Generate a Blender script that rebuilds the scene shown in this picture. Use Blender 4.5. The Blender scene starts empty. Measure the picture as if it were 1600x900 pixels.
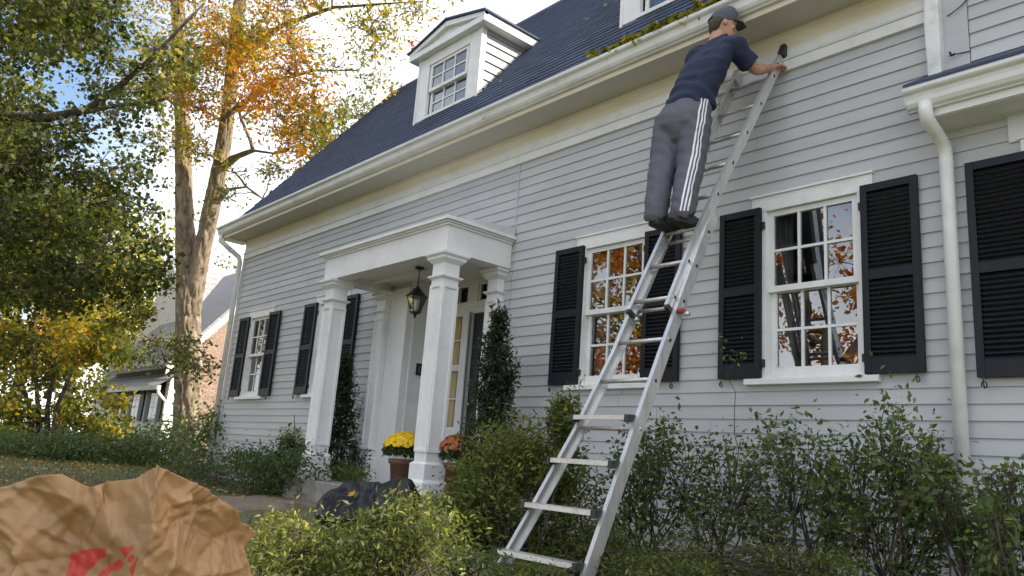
import bpy, math, random
import numpy as np
from mathutils import Vector, Matrix
random.seed(7); RNG = np.random.default_rng(11)
scene = bpy.context.scene
COL = scene.collection
# ------------------------------------------------------------------ camera
CAM = np.array([2.474, -5.7125, -0.8303]); FPX = 1211.44
YAW, PITCH, ROLL = 0.8532, 0.2235, 0.075
_f = np.array([-math.sin(YAW)*math.cos(PITCH), math.cos(YAW)*math.cos(PITCH), math.sin(PITCH)])
_r0 = np.array([math.cos(YAW), math.sin(YAW), 0.0]); _u0 = np.cross(_r0, _f)
_r = math.cos(ROLL)*_r0 + math.sin(ROLL)*_u0; _u = -math.sin(ROLL)*_r0 + math.cos(ROLL)*_u0
cam_d = bpy.data.cameras.new('camera'); cam = bpy.data.objects.new('camera', cam_d); COL.objects.link(cam)
cam_d.sensor_width = 36.0; cam_d.lens = FPX/1600*36.0; cam_d.clip_start = 0.05; cam_d.clip_end = 2000
cam.matrix_world = Matrix(((_r[0], _u[0], -_f[0], CAM[0]), (_r[1], _u[1], -_f[1], CAM[1]), (_r[2], _u[2], -_f[2], CAM[2]), (0, 0, 0, 1)))
scene.camera = cam
# ------------------------------------------------------------------ world and sun
SUN_AZ, SUN_EL = math.radians(33), math.radians(34.3)      # azimuth from +x towards +y (behind the house)
CLOUD_OFF = (8.5, 9.5, 1.5)
w = bpy.data.worlds.new('World'); scene.world = w; w.use_nodes = True
nt = w.node_tree; nt.nodes.clear()
out = nt.nodes.new('ShaderNodeOutputWorld'); bg = nt.nodes.new('ShaderNodeBackground'); sky = nt.nodes.new('ShaderNodeTexSky')
sky.sky_type = 'NISHITA'; sky.sun_disc = False; sky.sun_elevation = SUN_EL
sky.sun_rotation = math.pi/2 - SUN_AZ; sky.air_density = 1.0; sky.dust_density = 1.6; sky.ozone_density = 1.0
# thin bright cloud veil over the blue, the same in every direction
tc = nt.nodes.new('ShaderNodeTexCoord'); cn = nt.nodes.new('ShaderNodeTexNoise'); cn.inputs['Scale'].default_value = 1.7; cn.inputs['Detail'].default_value = 7; cn.inputs['Roughness'].default_value = .58
cr = nt.nodes.new('ShaderNodeValToRGB'); cr.color_ramp.elements[0].position = .38; cr.color_ramp.elements[1].position = .57
cmix = nt.nodes.new('ShaderNodeMixRGB'); cmix.inputs[2].default_value = (9.5, 9.6, 9.9, 1)
cmap = nt.nodes.new('ShaderNodeMapping'); cmap.inputs['Location'].default_value = CLOUD_OFF; nt.links.new(tc.outputs['Generated'], cmap.inputs['Vector']); nt.links.new(cmap.outputs['Vector'], cn.inputs['Vector']); nt.links.new(cn.outputs['Fac'], cr.inputs['Fac'])
cm = nt.nodes.new('ShaderNodeMath'); cm.operation = 'MULTIPLY'; cm.inputs[1].default_value = .9
nt.links.new(cr.outputs['Color'], cm.inputs[0]); nt.links.new(cm.outputs[0], cmix.inputs[0]); nt.links.new(sky.outputs['Color'], cmix.inputs[1])
nt.links.new(cmix.outputs['Color'], bg.inputs['Color']); bg.inputs['Strength'].default_value = 0.13
nt.links.new(bg.outputs['Background'], out.inputs['Surface'])
sd = bpy.data.lights.new('sun', 'SUN'); sd.energy = 4.6; sd.angle = math.radians(.53); sd.color = (1.0, .90, .74)
sun = bpy.data.objects.new('sun', sd); COL.objects.link(sun)
_s = Vector((math.cos(SUN_EL)*math.cos(SUN_AZ), math.cos(SUN_EL)*math.sin(SUN_AZ), math.sin(SUN_EL)))
sun.rotation_euler = _s.to_track_quat('Z', 'Y').to_euler(); sun.location = (20, 14, 20)
scene.view_settings.view_transform = 'Standard'; scene.view_settings.look = 'None'
scene.view_settings.gamma = 1.0; scene.view_settings.use_curve_mapping = False
scene.view_settings.exposure = 0.94
scene.render.engine = 'CYCLES'
scene.cycles.max_bounces = 8; scene.cycles.transparent_max_bounces = 12

# ------------------------------------------------------------------ helpers
def ray(px, py): return _f + _r*(px-800)/FPX - _u*(py-450)/FPX
def at(px, py, depth): return CAM + ray(px, py)*depth            # a point seen at a pixel of the photo, at a real distance
def at_y(px, py, y): d = ray(px, py); return CAM + d*((y-CAM[1])/d[1])
def at_x(px, py, x): d = ray(px, py); return CAM + d*((x-CAM[0])/d[0])
def ground_z(x, y):
    y = np.asarray(y, float); x = np.asarray(x, float)
    t = np.clip((-1.6-y)/4.4, 0, 1); t = t*t*(3-2*t)
    e = np.clip((x+9)/5.5, 0, 1)
    return -1.46 - .42*t*e + .025*np.sin(x*.7+1)*np.sin(y*.9)
def mat_new(name):
    m = bpy.data.materials.new(name); m.use_nodes = True; n = m.node_tree
    return m, n, n.nodes['Principled BSDF']
MATS = {}
def mat(name, c1, c2=None, rough=.6, scale=8, bump=0, bscale=40, metal=0, spec=.5, coat=0, detail=5, stretch=None, dirt=None, bdist=.01):
    """procedural paint / stone / metal: two-tone noise colour + noise bump"""
    if name in MATS: return MATS[name]
    m, n, p = mat_new(name); N = n.nodes; L = n.links
    p.inputs['Roughness'].default_value = rough; p.inputs['Metallic'].default_value = metal
    p.inputs['Specular IOR Level'].default_value = spec; p.inputs['Coat Weight'].default_value = coat
    tc = N.new('ShaderNodeTexCoord'); vec = tc.outputs['Object']
    if stretch:
        mp = N.new('ShaderNodeMapping'); mp.inputs['Scale'].default_value = stretch; L.new(vec, mp.inputs['Vector']); vec = mp.outputs['Vector']
    if c2 is None: c2 = tuple(v*.85 for v in c1)
    nz = N.new('ShaderNodeTexNoise'); nz.inputs['Scale'].default_value = scale; nz.inputs['Detail'].default_value = detail; nz.inputs['Roughness'].default_value = .6
    L.new(vec, nz.inputs['Vector'])
    r = N.new('ShaderNodeValToRGB'); r.color_ramp.elements[0].position = .32; r.color_ramp.elements[1].position = .68
    r.color_ramp.elements[0].color = (*c1, 1); r.color_ramp.elements[1].color = (*c2, 1)
    L.new(nz.outputs['Fac'], r.inputs['Fac']); colr = r.outputs['Color']
    if dirt:
        d2 = N.new('ShaderNodeTexNoise'); d2.inputs['Scale'].default_value = dirt[1]; d2.inputs['Detail'].default_value = 8; d2.inputs['Roughness'].default_value = .7
        L.new(vec, d2.inputs['Vector'])
        rr = N.new('ShaderNodeValToRGB'); rr.color_ramp.elements[0].position = .5; rr.color_ramp.elements[1].position = .75
        rr.color_ramp.elements[0].color = (0, 0, 0, 1); rr.color_ramp.elements[1].color = (dirt[2],)*3+(1,)
        L.new(d2.outputs['Fac'], rr.inputs['Fac'])
        mx = N.new('ShaderNodeMixRGB'); mx.inputs[2].default_value = (*dirt[0], 1)
        L.new(rr.outputs['Color'], mx.inputs[0]); L.new(colr, mx.inputs[1]); colr = mx.outputs['Color']
    L.new(colr, p.inputs['Base Color'])
    if bump:
        b = N.new('ShaderNodeBump'); b.inputs['Strength'].default_value = bump; b.inputs['Distance'].default_value = bdist
        n2 = N.new('ShaderNodeTexNoise'); n2.inputs['Scale'].default_value = bscale; n2.inputs['Detail'].default_value = 6
        L.new(vec, n2.inputs['Vector']); L.new(n2.outputs['Fac'], b.inputs['Height']); L.new(b.outputs['Normal'], p.inputs['Normal'])
    MATS[name] = m; return m
def obj_random(m, amount=.12):
    """small brightness difference from piece to piece"""
    n = m.node_tree; N = n.nodes; L = n.links; p = N['Principled BSDF']
    src = p.inputs['Base Color'].links[0].from_socket
    oi = N.new('ShaderNodeObjectInfo'); mr = N.new('ShaderNodeMapRange'); mr.inputs['To Min'].default_value = 1-amount; mr.inputs['To Max'].default_value = 1+amount
    L.new(oi.outputs['Random'], mr.inputs['Value']); mu = N.new('ShaderNodeMixRGB'); mu.blend_type = 'MULTIPLY'; mu.inputs[0].default_value = 1
    L.new(src, mu.inputs[1]); L.new(mr.outputs['Result'], mu.inputs[2]); L.new(mu.outputs['Color'], p.inputs['Base Color'])
    return m
def leaf_mat(name, stops, trans=.45, rough=.5):
    if name in MATS: return MATS[name]
    m, n, p = mat_new(name); N = n.nodes; L = n.links
    a = N.new('ShaderNodeAttribute'); a.attribute_name = 'tint'
    r = N.new('ShaderNodeValToRGB'); e = r.color_ramp.elements
    e[0].position, e[0].color = stops[0][0], (*stops[0][1], 1); e[1].position, e[1].color = stops[-1][0], (*stops[-1][1], 1)
    for pos, c in stops[1:-1]: k = e.new(pos); k.color = (*c, 1)
    L.new(a.outputs['Fac'], r.inputs['Fac']); L.new(r.outputs['Color'], p.inputs['Base Color']); p.inputs['Roughness'].default_value = rough
    p.inputs['Specular IOR Level'].default_value = .35
    t = N.new('ShaderNodeBsdfTranslucent'); hs = N.new('ShaderNodeHueSaturation'); hs.inputs['Value'].default_value = 1.9; hs.inputs['Saturation'].default_value = 1.1
    L.new(r.outputs['Color'], hs.inputs['Color']); L.new(hs.outputs['Color'], t.inputs['Color'])
    mx = N.new('ShaderNodeMixShader'); mx.inputs[0].default_value = trans
    L.new(p.outputs['BSDF'], mx.inputs[1]); L.new(t.outputs['BSDF'], mx.inputs[2]); L.new(mx.outputs['Shader'], N['Material Output'].inputs['Surface'])
    MATS[name] = m; return m
class MB:
    def __init__(s): s.v = []; s.f = []
    def add(s, v, f):
        o = len(s.v); s.v += [tuple(map(float, p)) for p in v]; s.f += [tuple(i+o for i in q) for q in f]; return s
    def box(s, x0, x1, y0, y1, z0, z1):
        return s.add([(x0,y0,z0),(x1,y0,z0),(x1,y1,z0),(x0,y1,z0),(x0,y0,z1),(x1,y0,z1),(x1,y1,z1),(x0,y1,z1)],
                     [(0,3,2,1),(4,5,6,7),(0,1,5,4),(1,2,6,5),(2,3,7,6),(3,0,4,7)])
    def extrude(s, pts, axis, a, b):
        """closed 2-D outline (the two other coordinates) swept along an axis from a to b"""
        n = len(pts); v = []
        for t in (a, b):
            for p in pts:
                q = list(p); q.insert(axis, t); v.append(q)
        f = [(i, (i+1) % n, n+(i+1) % n, n+i) for i in range(n)] + [tuple(range(n))[::-1], tuple(range(n, 2*n))]
        return s.add(v, f)
    def sweep(s, sect, stations):
        """section points given for each station as 3-D loops"""
        n = len(stations[0]); v = [p for st in stations for p in st]; f = []
        for k in range(len(stations)-1):
            for i in range(n): f.append((k*n+i, k*n+(i+1) % n, (k+1)*n+(i+1) % n, (k+1)*n+i))
        f.append(tuple(range(n))[::-1]); f.append(tuple(range((len(stations)-1)*n, len(stations)*n)))
        return s.add(v, f)
    def tube(s, path, rad, n=8, cap=True):
        path = [Vector(p) for p in path]; rad = rad if hasattr(rad, '__len__') else [rad]*len(path); st = []; pu = None
        for i, p in enumerate(path):
            d = (path[min(i+1, len(path)-1)]-path[max(i-1, 0)]).normalized()
            if pu is None: pu = Vector((0, 0, 1)) if abs(d.z) < .9 else Vector((1, 0, 0))
            a = d.cross(pu).normalized(); b = a.cross(d).normalized(); pu = b
            st.append([p + a*math.cos(2*math.pi*k/n)*rad[i] + b*math.sin(2*math.pi*k/n)*rad[i] for k in range(n)])
        return s.sweep(None, st)
    def lathe(s, prof, c=(0, 0, 0), n=20):
        st = [[(c[0]+r*math.cos(2*math.pi*k/n), c[1]+r*math.sin(2*math.pi*k/n), c[2]+z) for k in range(n)] for r, z in prof]
        return s.sweep(None, st)
    def build(s, name, material, parent=None, smooth=False, bevel=0):
        me = bpy.data.meshes.new(name); me.from_pydata(s.v, [], s.f); me.update()
        return link(name, me, material, parent, smooth, bevel)
def link(name, me, material, parent=None, smooth=False, bevel=0):
    o = bpy.data.objects.new(name, me); COL.objects.link(o)
    if material is not None and not me.materials: me.materials.append(material)
    if smooth: me.polygons.foreach_set('use_smooth', np.ones(len(me.polygons), bool))
    if bevel:
        b = o.modifiers.new('bevel', 'BEVEL'); b.width = bevel; b.segments = 2; b.limit_method = 'ANGLE'
    if parent is not None: adopt(o, parent)
    return o
ORIGIN = {}
def adopt(o, parent):
    o.parent = parent; p = ORIGIN.get(parent.name, Vector((0, 0, 0)))
    o.matrix_parent_inverse = Matrix.Translation(-p)
def thing(name, loc, label, cat, group=None):
    o = bpy.data.objects.new(name, None); COL.objects.link(o); o.location = loc; o.empty_display_size = .2
    ORIGIN[o.name] = Vector(loc); tag(o, label, cat, group); return o
def tag(o, label=None, cat=None, group=None, kind=None):
    if label: o['label'] = label
    if cat: o['category'] = cat
    if group: o['group'] = group
    if kind: o['kind'] = kind
    return o
def part(name, parent):       # an empty part that carries sub-parts
    o = bpy.data.objects.new(name, None); COL.objects.link(o); o.empty_display_size = .1; adopt(o, parent); return o
def shared(name, me, loc, parent, rot=None):
    o = bpy.data.objects.new(name, me); COL.objects.link(o); o.location = loc
    if rot is not None: o.rotation_euler = rot
    if parent is not None: adopt(o, parent)
    return o
def fast(name, V, F, material, parent=None, tint=None, smooth=False):
    V = np.asarray(V, np.float32); F = np.asarray(F, np.int32); k = F.shape[1]; n = len(F)
    me = bpy.data.meshes.new(name); me.vertices.add(len(V)); me.vertices.foreach_set('co', V.ravel())
    me.loops.add(n*k); me.loops.foreach_set('vertex_index', F.ravel()); me.polygons.add(n)
    me.polygons.foreach_set('loop_start', np.arange(0, n*k, k, dtype=np.int32)); me.polygons.foreach_set('loop_total', np.full(n, k, np.int32))
    me.update(calc_edges=True)
    if tint is not None:
        a = me.attributes.new('tint', 'FLOAT', 'FACE'); a.data.foreach_set('value', np.asarray(tint, np.float32))
    return link(name, me, material, parent, smooth)
def vnoise(P, seed=0):
    """vectorised value noise, -1..1"""
    P = np.asarray(P, float); i = np.floor(P).astype(np.int64); f = P-i; f = f*f*(3-2*f); o = np.zeros(len(P))
    for dx in (0, 1):
        for dy in (0, 1):
            for dz in (0, 1):
                h = (i[:, 0]+dx)*374761393 + (i[:, 1]+dy)*668265263 + (i[:, 2]+dz)*2147483647 + seed*1274126177
                h = (h ^ (h >> 13))*1274126177 & 0xffffffff; h = (h ^ (h >> 16)) & 0xffff
                o += (h/32767.5-1)*(f[:, 0] if dx else 1-f[:, 0])*(f[:, 1] if dy else 1-f[:, 1])*(f[:, 2] if dz else 1-f[:, 2])
    return o
def fbm(P, octs=4, seed=0):
    P = np.asarray(P, float); o = np.zeros(len(P)); a = 1
    for k in range(octs): o += a*vnoise(P*2**k+k*17.3, seed+k); a *= .5
    return o
# leaf templates: points in leaf plane (x along the leaf), faces
LEAF_OVAL = (np.array([(0,0,0),(.45,.24,.05),(1,0,-.04),(.45,-.24,.05)]), [(0,1,2,3)])
LEAF_SLIM = (np.array([(0,0,0),(.4,.17,.05),(1,0,-.05),(.4,-.17,.05)]), [(0,1,2,3)])
LEAF_BROAD = (np.array([(0,0,0),(.35,.42,.08),(1,.06,-.1),(.45,-.42,.08)]), [(0,1,2,3)])
def leaf_mesh(C, size, rng, tmpl=LEAF_OVAL, up=.5, tint=None, out=None):
    """C: N leaf base points. Returns verts, faces, tints"""
    n = len(C); T, Fq = tmpl; k = len(T)
    nrm = rng.normal(size=(n, 3)); nrm /= np.linalg.norm(nrm, axis=1)[:, None]; nrm[:, 2] = nrm[:, 2]+up*1.5
    if out is not None: nrm += out
    nrm /= np.linalg.norm(nrm, axis=1)[:, None]
    d = rng.normal(size=(n, 3)); d -= nrm*np.sum(d*nrm, 1)[:, None]; d /= np.linalg.norm(d, axis=1)[:, None]
    b = np.cross(nrm, d); s = size*rng.uniform(.6, 1.25, n)
    V = C[:, None, :] + s[:, None, None]*(T[None, :, 0:1]*d[:, None, :] + T[None, :, 1:2]*b[:, None, :] + T[None, :, 2:3]*nrm[:, None, :])
    F = (np.arange(n)*k)[:, None, None] + np.array(Fq)[None]
    return V.reshape(-1, 3), F.reshape(-1, len(Fq[0])), np.repeat(tint, len(Fq)) if tint is not None else None
def clumps(center, radius, n, rng, sub=14, tight=.30, shell=.4):
    """points in clumps spread through an ellipsoid"""
    c = np.asarray(center, float); R = np.asarray(radius, float)*np.ones(3)
    d = rng.normal(size=(sub, 3)); d /= np.linalg.norm(d, axis=1)[:, None]; d *= (shell+(1-shell)*rng.random(sub)**.5)[:, None]
    S = c + d*R; w = rng.random(sub)**1.2+.15; w /= w.sum(); idx = rng.choice(sub, n, p=w)
    P = S[idx] + rng.normal(size=(n, 3))*R*tight*rng.uniform(.5, 1.1, sub)[idx][:, None]
    return P, S
def branch_tube(mb, a, b, r0, r1, rng, bend=.12, n=5, seg=6):
    a = np.asarray(a, float); b = np.asarray(b, float); L = np.linalg.norm(b-a); k = rng.normal(size=3)*L*bend; k[2] += L*bend*.8
    t = np.linspace(0, 1, seg); P = a[None]*(1-t)[:, None] + b[None]*t[:, None] + k[None]*(t*(1-t)*2)[:, None]
    P[1:-1] += rng.normal(size=(seg-2, 3))*L*.018
    mb.tube(P, list(r0+(r1-r0)*t), n); return P
def tree(name, base, label, cat, trunks, cl, leaf, lmat, bark, group=None, tmpl=LEAF_OVAL, seed=1, up=.35, twig=.006, limb_r=.035, sub=14, tight=.3, maxlen=None, furrow=False):
    """trunks: polylines [(point, radius)...]; cl: clusters (centre, radius, leaves, tint, tint spread)"""
    rng = np.random.default_rng(seed); root = thing(name, base, label, cat, group)
    spine = []
    for tr in trunks:
        P = [Vector(p) for p, r in tr]; R = [r for p, r in tr]
        # refine and roughen
        pp, rr = [], []
        for i in range(len(P)-1):
            m = max(3, int((P[i+1]-P[i]).length/.25))
            for j in range(m):
                t = j/m; pp.append(P[i].lerp(P[i+1], t)+Vector(rng.normal(size=3)*R[i]*.02)); rr.append((R[i]*(1-t)+R[i+1]*t)*(1+rng.normal()*.012))
        pp.append(P[-1]); rr.append(R[-1])
        if furrow:
            nn = 72; mb = MB(); fp, fr_ = [], []
            for i in range(len(pp)-1):
                m = max(1, int((pp[i+1]-pp[i]).length/.05))
                for j in range(m): fp.append(pp[i].lerp(pp[i+1], j/m)); fr_.append(rr[i]+(rr[i+1]-rr[i])*j/m)
            fp.append(pp[-1]); fr_.append(rr[-1]); A = np.linspace(0, 2*np.pi, nn, endpoint=False); FP = np.array(fp); FR = np.array(fr_)
            U = FP[:, None, :] + FR[:, None, None]*np.stack([np.cos(A), np.sin(A), 0*A], 1)[None]
            q = np.stack([np.tile(np.cos(A), (len(FP), 1))*FR[:, None]*13, np.tile(np.sin(A), (len(FP), 1))*FR[:, None]*13, np.tile(FP[:, 2:3], (1, nn))*2.6], -1).reshape(-1, 3)
            q += .6*np.stack([vnoise(q*.7, 3), vnoise(q*.7, 4), 0*q[:, 0]], 1)
            rid = np.abs(vnoise(q, 5))*1.0 + .45*np.abs(vnoise(q*2.1, 6)) + .35*np.abs(np.sin(q[:, 2]*2.2+3*vnoise(q*.5, 9)))*np.abs(vnoise(q*1.1, 8)); dsp = (np.minimum(rid, .55)-.3)*.17*np.clip(FR/.3, .3, 1.1).repeat(nn)
            U = U.reshape(-1, 3) + np.tile(np.stack([np.cos(A), np.sin(A), 0*A], 1), (len(FP), 1))*dsp[:, None]
            i0 = (np.arange(len(FP)-1)*nn)[:, None]; k0 = np.arange(nn)[None]; Fq = np.stack([i0+k0, i0+(k0+1) % nn, i0+nn+(k0+1) % nn, i0+nn+k0], -1).reshape(-1, 4)
            fast('trunk', U, Fq, bark, root, None, True)
        else: mb = MB().tube(pp, rr, 14); mb.build('trunk', bark, root, True)
        spine += [(np.array(p), r) for p, r in zip(pp, rr)]
    SP = np.array([p for p, r in spine]); SR = np.array([r for p, r in spine])
    lb = MB(); Vs, Fs, Ts, o = [], [], [], 0
    nodes = SP.copy(); nr = SR.copy()
    order = sorted(range(len(cl)), key=lambda i: np.min(np.linalg.norm(SP-np.asarray(cl[i][0]), axis=1)))
    for i in order:
        c, R, n, t0, ts = cl[i]; c = np.asarray(c, float)
        P, S = clumps(c, R, n, rng, sub, tight)
        dv = c-nodes; dist = np.linalg.norm(dv, axis=1) + np.where(dv[:, 2] < 0, 1.0, 0)*2.0*np.abs(dv[:, 2])
        j = int(np.argmin(dist)); r0 = min(nr[j]*.7, limb_r)
        if maxlen is None or dist[j] < maxlen:
            path = branch_tube(lb, nodes[j], c, r0, max(r0*.4, twig), rng)
            nodes = np.vstack([nodes, path[2:]]); nr = np.concatenate([nr, np.linspace(r0, r0*.4, len(path))[2:]])
        for s in S: branch_tube(lb, c, s, max(r0*.35, twig), twig*.5, rng, .15, 4, 4)
        tt = np.clip(t0 + rng.normal(size=n)*ts + .5*ts*vnoise(P*1.3, seed), 0, 1)
        V, F, T = leaf_mesh(P, leaf, rng, tmpl, up, tt)
        Vs.append(V); Fs.append(F+o); Ts.append(T); o += len(V)
    if lb.v: tag(lb.build('branches', bark, root, True), kind='stuff')
    fast('crown', np.vstack(Vs), np.vstack(Fs), lmat, root, np.concatenate(Ts))
    return root
def shrub(name, label, cat, base, cl, leaf, lmat, bark, group=None, tmpl=LEAF_OVAL, seed=1, stems=6, up=.4, spread=.12, twig=.0025, stem_r=.008, sub=18, tight=.28, shell=.4):
    rng = np.random.default_rng(seed); root = thing(name, base, label, cat, group); mb = MB(); Vs, Fs, Ts, o = [], [], [], 0
    b = np.asarray(base, float)
    for c, R, n, t0, ts in cl:
        P, S = clumps(c, R, n, rng, sub, tight, shell); c = np.asarray(c, float)
        P[:, 2] = np.maximum(P[:, 2], ground_z(P[:, 0], P[:, 1])+.01)
        for k in range(stems):
            q = b + np.array([rng.normal()*spread, rng.normal()*spread, 0]); q[2] = ground_z(q[0], q[1])
            m = c + rng.normal(size=3)*np.asarray(R)*.25
            path = branch_tube(mb, q, m, stem_r*rng.uniform(.7, 1.2), stem_r*.5, rng, .08, 5, 6)
        for s in S: branch_tube(mb, m if rng.random() < .4 else path[3], s, stem_r*.4, twig*.6, rng, .1, 4, 4)
        tt = np.clip(t0 + rng.normal(size=n)*ts, 0, 1)
        V, F, T = leaf_mesh(P, leaf, rng, tmpl, up, tt); Vs.append(V); Fs.append(F+o); Ts.append(T); o += len(V)
    tag(mb.build('stems', bark, root, True), kind='stuff'); fast('leaves', np.vstack(Vs), np.vstack(Fs), lmat, root, np.concatenate(Ts))
    return root

# ------------------------------------------------------------------ materials
WHITE = mat('white_paint', (.80,.80,.79), (.72,.72,.70), .45, 3, .12, 30, dirt=((.42,.40,.35), 5, .35))
TRIM = mat('porch_white_paint', (.80,.80,.80), (.75,.75,.75), .45, 2.5, .15, 25, dirt=((.48,.46,.42), 4, .3))
CREAM = mat('aged_cream_paint', (.70,.62,.47), (.78,.74,.64), .5, 1.6, .1, 30, stretch=(.35,1,1.5), dirt=((.45,.34,.2), 3, .4))
SOFFIT = mat('soffit_paint', (.62,.59,.53), (.56,.53,.47), .55, 1.2, .1, 30, stretch=(.4,1,1))
GUTTER = mat('gutter_enamel', (.74,.735,.71), (.67,.665,.64), .35, 2, .05, 20, stretch=(.5,1,1), dirt=((.35,.32,.25), 4, .45))
SIDING = obj_random(mat('grey_clapboard_paint', (.50,.505,.515), (.46,.465,.475), .55, 2.2, .25, 60, stretch=(.25,1,1.5), dirt=((.34,.34,.325), 3, .5), bdist=.004), .06)
DSID = mat('dormer_clapboard_paint', (.50,.505,.51), (.45,.455,.46), .45, 3, .08, 30)
SHUT = obj_random(mat('black_shutter_paint', (.005,.0065,.011), (.009,.011,.016), .5, 6, .1, 60, spec=.3), .2)
SHINGLE = obj_random(mat('slate_blue_shingle', (.026,.040,.082), (.058,.078,.136), .8, 3.4, .5, 220, detail=8, dirt=((.075,.09,.13), 60, .5)), .3)
SHINGLEB = mat('slate_blue_shingle_field', (.026,.040,.082), (.058,.078,.136), .8, 3.4, .5, 220, detail=8, dirt=((.075,.09,.13), 60, .5))
CONCRETE = mat('porch_concrete', (.30,.29,.26), (.20,.19,.17), .9, 6, .5, 60, dirt=((.12,.12,.09), 3, .6))
ALU = mat('brushed_aluminium', (.74,.74,.74), (.62,.62,.62), .36, 30, .15, 120, metal=.65, stretch=(1,1,.15), dirt=((.32,.31,.30), 10, .5))
ALUR = mat('rung_aluminium', (.66,.64,.61), (.54,.52,.49), .42, 30, .1, 100, metal=.7, dirt=((.25,.22,.2), 8, .5))
BLKP = mat('black_plastic', (.02,.02,.022), (.03,.03,.03), .5, 20, .1, 60)
REDP = mat('red_lock_plastic', (.36,.05,.04), (.28,.04,.035), .45, 20)
IRON = mat('black_iron', (.015,.015,.016), (.03,.028,.026), .45, 20, .1, 60, metal=.4)
DARKDOOR = mat('dark_door_paint', (.012,.013,.018), (.02,.02,.026), .3, 4)
BARK = mat('bark', (.32,.255,.18), (.11,.085,.062), .95, 7, .6, 22, stretch=(1,1,.4), detail=8, bdist=.02)
BARKD = mat('dark_bark', (.10,.08,.065), (.05,.04,.035), .95, 8, .8, 14, stretch=(1,1,.3), bdist=.05)
TWIG = mat('twig_bark', (.085,.065,.05), (.05,.04,.03), .9, 20)
CURTAIN = mat('sheer_curtain', (.62,.61,.58), (.52,.51,.48), .9, 6, .3, 20, stretch=(6,1,.2))
CURTDK = mat('tan_drape', (.60,.46,.22), (.78,.64,.36), .8, 5, .3, 14, stretch=(5,1,.15))
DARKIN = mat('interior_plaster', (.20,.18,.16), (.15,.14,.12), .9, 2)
def glass_mat(name='window_glass', ior=2.6, tc_=(.70,.73,.73,1)):
    m, n, p = mat_new(name); N = n.nodes; L = n.links
    g = N.new('ShaderNodeBsdfGlossy'); g.inputs['Roughness'].default_value = .004; g.inputs['Color'].default_value = (.97,.98,1,1)
    t = N.new('ShaderNodeBsdfTransparent'); t.inputs['Color'].default_value = tc_
    fr = N.new('ShaderNodeFresnel'); fr.inputs['IOR'].default_value = ior
    # old rolled glass: slow waves in the surface
    tc = N.new('ShaderNodeTexCoord'); nz = N.new('ShaderNodeTexNoise'); nz.inputs['Scale'].default_value = 3.5; nz.inputs['Detail'].default_value = 1
    b = N.new('ShaderNodeBump'); b.inputs['Strength'].default_value = .035; b.inputs['Distance'].default_value = .02
    L.new(tc.outputs['Object'], nz.inputs['Vector']); L.new(nz.outputs['Fac'], b.inputs['Height']); L.new(b.outputs['Normal'], g.inputs['Normal'])
    mx = N.new('ShaderNodeMixShader'); L.new(fr.outputs['Fac'], mx.inputs[0]); L.new(t.outputs['BSDF'], mx.inputs[1]); L.new(g.outputs['BSDF'], mx.inputs[2])
    L.new(mx.outputs['Shader'], N['Material Output'].inputs['Surface']); return m
GLASS = glass_mat(); GLASSC = glass_mat('clear_glass', 1.45, (.95,.96,.95,1))
G1, G2, G3 = (.020,.040,.012), (.050,.085,.020), (.13,.16,.030)
LTREE = leaf_mat('autumn_tree_leaf', [(0,(.024,.033,.010)),(.2,(.062,.074,.016)),(.4,(.14,.155,.028)),(.55,(.32,.27,.038)),(.7,(.44,.27,.03)),(.85,(.42,.15,.025)),(1,(.30,.07,.025))], .5)
LSHRUB = leaf_mat('dark_shrub_leaf', [(0,(.032,.052,.018)),(.5,(.080,.115,.036)),(.8,(.135,.17,.05)),(1,(.24,.22,.06))], .4, .4)
LOLIVE = leaf_mat('olive_shrub_leaf', [(0,(.050,.068,.020)),(.5,(.13,.15,.034)),(.8,(.22,.225,.045)),(1,(.36,.31,.06))], .35)
LCONIF = leaf_mat('conifer_foliage', [(0,(.012,.026,.012)),(.6,(.028,.05,.018)),(1,(.055,.08,.024))], .2)
LGRASS = leaf_mat('grass_blade', [(0,(.035,.055,.015)),(.6,(.075,.095,.025)),(1,(.16,.14,.05))], .3)
LFALL = leaf_mat('fallen_leaf', [(0,(.22,.12,.05)),(.4,(.34,.22,.08)),(.7,(.48,.33,.06)),(1,(.52,.24,.05))], .25, .7)
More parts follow.
